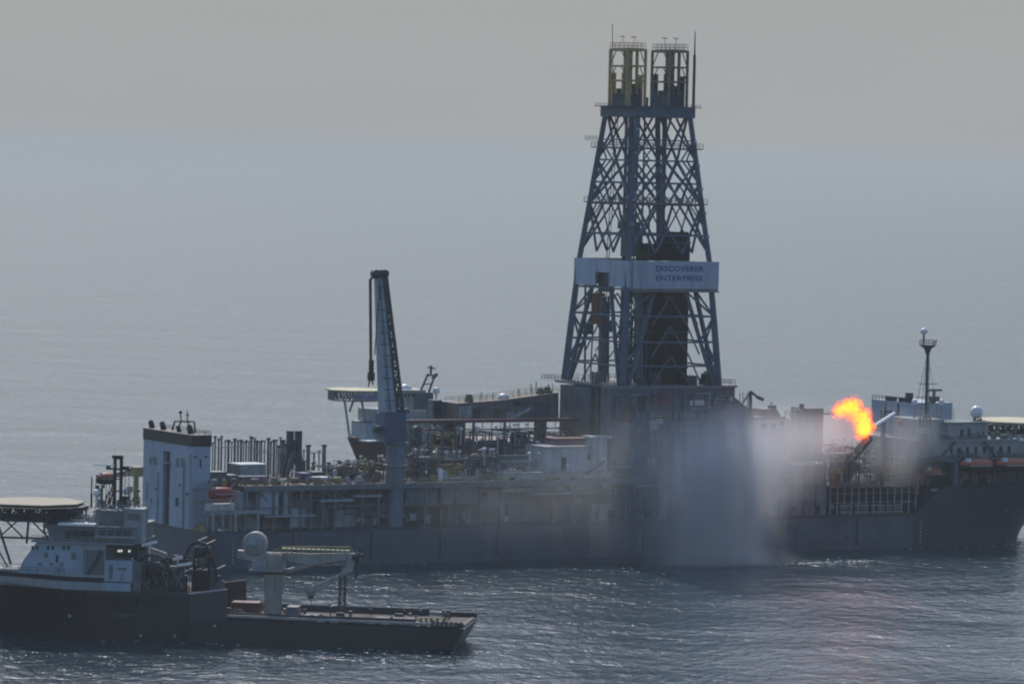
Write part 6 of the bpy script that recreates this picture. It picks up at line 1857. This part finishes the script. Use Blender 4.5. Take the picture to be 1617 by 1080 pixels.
a2_ = G.rng(588, 640, 648, 668, 2)
part('front_house', MB().box(a2_[0], a2_[1] + 14, 2, 16, a[3] + .01, a2_[3]), M['lblue'], G_)
mb = MB().rail([(a[0] + 1.5, 2, a[3]), (a2_[0], 2, a[3])], 1.1, 1.3, .12).bar((a[0] - 2, 3, a[3] + .3), (a2_[0], 3, a[3] + .3), .4)
part('house_rail', mb, M['blue'], G_)
a = G.rng(628, 672, 616, 650, 1)
part('bridge', MB().box(a[0], a[1], 1, 15, a2_[3] + .01, a[3]), M['crane'], G_)
b = G.rng(655, 684, 620, 650, .5)
part('bridge_tower', MB().box(b[0], b[1], .5, 11, b[2] - 3, b[3]), M['steel'], G_)
for kx in range(4):
    c_ = G.rng(632 + kx * 6, 636 + kx * 6, 622, 626, .9); part('window', MB().box(c_[0], c_[1], .92, 1.1, c_[2], c_[3]), M['glass'], G_)
a = G.rng(640, 700, 650, 668, -.5)
part('after_house', MB().box(a[0], a[1], -.3, 16, zg - .4, a[3]), M['pale'], G_)
part('after_roof', MB().box(a[0] - .4, a[1] + .4, -.7, 16.4, a[3] + .01, a[3] + .5), M['cream'], G_)
p = yy(640, 611, 7)
part('sat_dome', MB().lathe((p.x, 7, p.z - 1.2), [(2.2, 0), (2.2, .8), (1.5, 1.7), (.1, 2.1)], 14), M['clean'], G_)
p = yy(689, 617, 3)
part('radar_ball', MB().ball(p, 1.1, 12).tube((p.x, 3, p.z - 1), (p.x, 3, b[3] - 3), .3), M['clean'], G_)
mb = MB()
for v in (2, 4):
    mb.bar(yy(662, 622, v), yy(676, 590, v), .5); mb.bar(yy(676, 622, v), yy(687, 592, v), .5)
    mb.bar(yy(668, 607, v), yy(682, 606, v), .35); mb.bar(yy(673, 593, v), yy(688, 592, v), .45)
mb.bar(yy(680, 592, 3), yy(681, 577, 3), .55); mb.bar(yy(675, 580, 3), yy(688, 582, 3), .4); mb.bar(yy(683, 598, 3), yy(690, 590, 3), .9)
part('mast', mb, M['dsteel'], G_)
hx0, hx1 = G.P(519, 615, 4), G.P(612, 618, 4)
Rg = (hx1.x - hx0.x) / 2 * .98
hc = ((hx0.x + hx1.x) / 2 + 1, 10)
hzg = hx0.z - .2
h = thing('helideck', 'yellow green helicopter deck with pale lettered edge behind the big crane', 'helideck', G, (hc[0], hc[1], hzg - 3))
oc = [(hc[0] + Rg * math.cos(R(22.5 + 45 * i)), hc[1] + Rg * math.sin(R(22.5 + 45 * i))) for i in range(8)]
part('landing_deck', MB().plan(oc, hzg - .4, hzg), M['cream'], h)
mb = MB()
oc2 = [(hc[0] + (Rg - 1) * math.cos(R(22.5 + 45 * i)), hc[1] + (Rg - 1) * math.sin(R(22.5 + 45 * i))) for i in range(8)]
for i in range(8):
    (a0, c0_), (a1, c1_) = oc2[i], oc2[(i + 1) % 8]
    mb.lattice((a0, c0_, hzg - .5), (a1, c1_, hzg - .5), (a0, c0_, hzg - 3.2), (a1, c1_, hzg - 3.2), 6, .35, .25)
part('support_truss', mb, M['grey'], h)
# lettered board: blue strokes too small to read
a = G.rng(541, 600, 619, 631, 1)
v_b = hc[1] - Rg + .1
part('edge_board', MB().box(hc[0] - Rg * .35, hc[0] + Rg * .85, v_b, v_b + .3, hzg - 2.9, hzg - .9), M['pale'], h)
mb = MB()
u = hc[0] - Rg * .31
kk = 0
while u < hc[0] + Rg * .8:
    wl_ = (.7, .5, .9, .6)[kk % 4]
    for (du, w0, w1) in ((0, -2.6, -1.2), (wl_ * .8, -2.6 + (kk % 3) * .4, -1.2)): mb.box(u + du, u + du + .24, v_b - .06, v_b - .01, hzg + w0, hzg + w1)
    mb.box(u + .25, u + wl_ * .8 - .01, v_b - .06, v_b - .01, hzg - 2.1 + (kk % 2) * .6, hzg - 1.9 + (kk % 2) * .6)
    u += wl_ + .55; kk += 1
part('board_lettering', mb, M['purple'], h)
for (xa, ya, xb, yb) in ((544, 632, 552, 690), (571, 632, 577, 668), (552, 650, 558, 632)):
    for v in (5, 13): part('strut', MB().bar(yy(xa, ya, v), yy(xb, yb, v), .55 if v == 5 else .4), M['pale'], h)

# ================================================================== FLAME, SMOKE AND SPRAY
def vmath(t, op, a, b=None):
    n = t.nodes.new('ShaderNodeVectorMath'); n.operation = op
    for i, x in enumerate((a, b)):
        if x is None: continue
        if isinstance(x, (tuple, Vector)): n.inputs[i].default_value = tuple(x)
        else: t.links.new(x, n.inputs[i])
    return n.outputs['Value'] if op == 'LENGTH' else n.outputs[0]
def smath(t, op, a, b=None, c=None, clamp=False):
    n = t.nodes.new('ShaderNodeMath'); n.operation = op; n.use_clamp = clamp
    for i, x in enumerate((a, b, c)):
        if x is None: continue
        if isinstance(x, (int, float)): n.inputs[i].default_value = x
        else: t.links.new(x, n.inputs[i])
    return n.outputs[0]
def blob_field(t, pos, blobs):
    """soft union of ellipsoids: 1 in the middle of each, 0 at its edge"""
    out = None
    for c, r, k in blobs:
        d = vmath(t, 'LENGTH', vmath(t, 'DIVIDE', vmath(t, 'SUBTRACT', pos, Vector(c)), Vector(r)))
        f = smath(t, 'MULTIPLY', smath(t, 'SUBTRACT', 1.0, d, clamp=True), k)
        out = f if out is None else smath(t, 'ADD', out, f)
    return out
def noise3(t, pos, scale, detail=4, rough=.55, dist=0.0):
    mp = t.nodes.new('ShaderNodeMapping')
    mp.inputs['Scale'].default_value = scale
    t.links.new(pos, mp.inputs['Vector'])
    n = t.nodes.new('ShaderNodeTexNoise')
    n.inputs['Scale'].default_value = 1
    n.inputs['Detail'].default_value = detail
    n.inputs['Roughness'].default_value = rough
    n.inputs['Distortion'].default_value = dist
    t.links.new(mp.outputs[0], n.inputs['Vector'])
    return n.outputs['Fac']
def cloud_domain(name, blobs, org, base=.15):
    lo = Vector((1e9,) * 3); hi = Vector((-1e9,) * 3)
    for c, r, k in blobs:
        for i in range(3):
            lo[i] = min(lo[i], c[i] - r[i]); hi[i] = max(hi[i], c[i] + r[i])
    lo.z = max(lo.z, base)
    return MB().box(lo.x, hi.x, lo.y, hi.y, lo.z, hi.z)
def cloud(name, blobs, color, dens, nscale, nscale2, lift, label, cat, aniso=.35, absorb=None, step=.35):
    org = Vector(blobs[0][0])
    m = bpy.data.materials.new(name)
    m.use_nodes = True
    t = m.node_tree
    t.nodes.clear()
    o = t.nodes.new('ShaderNodeOutputMaterial')
    pv = t.nodes.new('ShaderNodeVolumePrincipled')
    pv.inputs['Color'].default_value = (*color, 1)
    pv.inputs['Anisotropy'].default_value = aniso
    if absorb: pv.inputs['Absorption Color'].default_value = (*absorb, 1)
    tc = t.nodes.new('ShaderNodeTexCoord')
    pos = tc.outputs['Object']
    f = blob_field(t, pos, [(Vector(c) - org, r, k) for c, r, k in blobs])
    n = smath(t, 'ADD', smath(t, 'MULTIPLY', noise3(t, pos, nscale), 1.0), smath(t, 'MULTIPLY', noise3(t, pos, nscale2, 4, .6, .6), .9))
    g = smath(t, 'MULTIPLY', smath(t, 'POWER', f, 1.3), smath(t, 'SUBTRACT', n, lift, clamp=True))
    t.links.new(smath(t, 'MULTIPLY', g, dens), pv.inputs['Density'])
    t.links.new(pv.outputs[0], o.inputs['Volume'])
    m.cycles.volume_step_rate = step
    ob = mesh_obj(name, cloud_domain(name, blobs, org), m, org)
    COL.objects.link(ob)
    ob.location = S.W(org)
    ob.rotation_euler = (0, 0, S.th)
    ob['kind'] = 'stuff'
    ob['label'], ob['category'] = label, cat
    return ob
def bl(x, y, v, rx, rv, ry, k=1.0):
    """ellipsoid at pixel x, y of plane v with radii in metres"""
    p = S.P(x, y, v)
    return (p, Vector((rx, rv, ry)), k)
cloud('smoke', [
    bl(1302, 686, -20, 14, 8, 8, .5), bl(1268, 696, -22, 19, 10, 12, .36), bl(1222, 712, -24, 22, 11, 16, .38), bl(1180, 730, -25, 22, 12, 17, .42), bl(1210, 760, -24, 19, 10, 16, .2),
    bl(1135, 770, -26, 19, 11, 26, .55), bl(1118, 845, -26, 17, 10, 28, .7), bl(1165, 850, -26, 16, 10, 30, .6), bl(1090, 800, -25, 15, 9, 26, .4), bl(1140, 888, -26, 26, 11, 5, .7),
    bl(1075, 708, -20, 26, 10, 16, .26), bl(990, 740, -16, 34, 9, 22, .17), bl(880, 805, -12, 52, 8, 20, .13), bl(1040, 860, -18, 34, 9, 15, .22), bl(760, 830, -11, 46, 7, 14, .09)],
    (.95, .95, .96), .33, (.28, .2, .018), (.09, .08, .05), .54, 'pale grey smoke and mist falling from the flare down the drillship side to the sea', 'smoke')
cloud('spray', [
    bl(1425, 712, 1, 15, 7, 13, .8), bl(1452, 700, 2, 13, 7, 12, .6), bl(1398, 708, 1, 12, 6, 12, .6), bl(1440, 745, 1, 15, 6, 9, .4)],
    (.62, .62, .63), .12, (.2, .15, .03), (.12, .12, .08), .2, 'grey curtain of cooling spray standing in front of the bow accommodation', 'spray')

def flame():
    tipd = (tip - root).normalized()
    blobs = [bl(1371, 676, FV - 1, 2.4, 2.4, 2.6, 1.0), bl(1362, 668, FV - 1, 3.2, 3.0, 4.2, 1.2), bl(1362, 683, FV - 1, 2.6, 2.4, 3.4, 1.0), bl(1350, 650, FV - 1, 3.6, 3.0, 4.0, 1.0),
             bl(1334, 645, FV - 1, 3.6, 2.6, 3.0, .95), bl(1324, 649, FV - 1, 2.6, 2.2, 2.8, .8), bl(1346, 636, FV - 1, 3.6, 2.4, 2.6, .7), bl(1368, 655, FV - 1, 2.2, 2.2, 2.6, .8)]
    org = Vector(blobs[1][0])
    m = bpy.data.materials.new('burning_gas')
    m.use_nodes = True
    t = m.node_tree
    t.nodes.clear()
    o = t.nodes.new('ShaderNodeOutputMaterial')
    tc = t.nodes.new('ShaderNodeTexCoord')
    pos = tc.outputs['Object']
    f = blob_field(t, pos, [(Vector(c) - org, r, k) for c, r, k in blobs])
    n = noise3(t, pos, (.8, .8, .8), 6, .68, 1.8)
    g = smath(t, 'ADD', f, smath(t, 'MULTIPLY', smath(t, 'SUBTRACT', n, .535), 4.2))
    g = smath(t, 'MULTIPLY', g, smath(t, 'GREATER_THAN', f, .03))
    k = t.nodes.new('ShaderNodeMapRange')
    k.inputs['From Min'].default_value, k.inputs['From Max'].default_value = .25, .95
    t.links.new(g, k.inputs['Value'])
    em = t.nodes.new('ShaderNodeEmission')
    cr = t.nodes.new('ShaderNodeValToRGB')
    cr.color_ramp.elements[0].position, cr.color_ramp.elements[1].position = .35, 1.3
    cr.color_ramp.elements[0].color = (1.0, .085, .005, 1)
    cr.color_ramp.elements[1].color = (1.0, .165, .011, 1)
    t.links.new(g, cr.inputs['Fac'])
    t.links.new(cr.outputs[0], em.inputs['Color'])
    t.links.new(smath(t, 'MULTIPLY', smath(t, 'POWER', k.outputs[0], 1.8), FLAME), em.inputs['Strength'])
    ab = t.nodes.new('ShaderNodeVolumeAbsorption')
    ab.inputs['Color'].default_value = (.25, .18, .14, 1)
    t.links.new(smath(t, 'MULTIPLY', k.outputs[0], .9), ab.inputs['Density'])
    ad = t.nodes.new('ShaderNodeAddShader')
    t.links.new(em.outputs[0], ad.inputs[0])
    t.links.new(ab.outputs[0], ad.inputs[1])
    t.links.new(ad.outputs[0], o.inputs['Volume'])
    m.cycles.volume_step_rate = .15
    ob = mesh_obj('flame', cloud_domain('flame', blobs, org), m, org)
    COL.objects.link(ob)
    ob.location = S.W(org)
    ob.rotation_euler = (0, 0, S.th)
    ob['label'], ob['category'] = 'bright orange and yellow gas flame burning at the end of the white flare pipe', 'flame'
FLAME = 5.2
flame()

# ------------------------------------------------------------------ broken water along the hulls and a few whitecaps
def foam():
    r = random.Random(11)
    m = mat('sea_foam', (.55, .58, .60), .8, vary=.25)
    mb = MB()
    for fr, u0, u1, v, n in ((S, 20, 60, -.6, 14), (S, 190, 240, -.6, 18), (N, 20, 50, -.7, 12), (N, 70, 96, -.7, 14), (N, 96, 104, 5, 22), (S, 250, 262, 17, 40), (S, 138, 172, -27, 110)):
        for k in range(n):
            u = r.uniform(u0, u1)
            p = fr.W((u, v - abs(r.gauss(0, 1.2 if n < 20 else 3.0)), 0))
            foam_patch(mb, r, p.x, p.y, r.uniform(.2, .9), r.uniform(.15, .6))
    for (x, y, n, sp) in ((600, 928, 16, 2.2), (572, 1040, 20, 3), (530, 1034, 14, 3), (470, 1042, 14, 4), (5, 952, 40, 1.6), (8, 968, 30, 1.5), (1612, 856, 30, 2.5), (1060, 905, 6, 4), (1335, 884, 8, 3), (1165, 940, 3, .8), (952, 922, 3, .8), (770, 880, 5, 2), (395, 930, 8, 4), (905, 985, 3, 1.2), (930, 985, 3, 1), (1000, 900, 6, 4)):
        c = water_point(x, y)
        for k in range(n): foam_patch(mb, r, c.x + r.gauss(0, sp), c.y + r.gauss(0, sp * 1.3), r.uniform(.2, .8), r.uniform(.2, .8))
    o = mesh_obj('sea_foam', mb, m)
    COL.objects.link(o)
    o['kind'] = 'stuff'
foam()

# ------------------------------------------------------------------ the hazy air over the gulf
def air():
    m = bpy.data.materials.new('hazy_air')
    m.use_nodes = True
    t = m.node_tree
    t.nodes.clear()
    out = t.nodes.new('ShaderNodeOutputMaterial')
    v = t.nodes.new('ShaderNodeVolumePrincipled')
    v.inputs['Color'].default_value = (0.76, 0.79, 0.745, 1)
    v.inputs['Density'].default_value = HAZE
    v.inputs['Anisotropy'].default_value = 0.08
    t.links.new(v.outputs[0], out.inputs['Volume'])
    return m
HAZE = 0.62e-4
mb = MB().box(-59000, 59000, -1900, 59000, -1.0, 141.0)
haze = mesh_obj('haze', mb, air())
COL.objects.link(haze)
haze['kind'] = 'stuff'
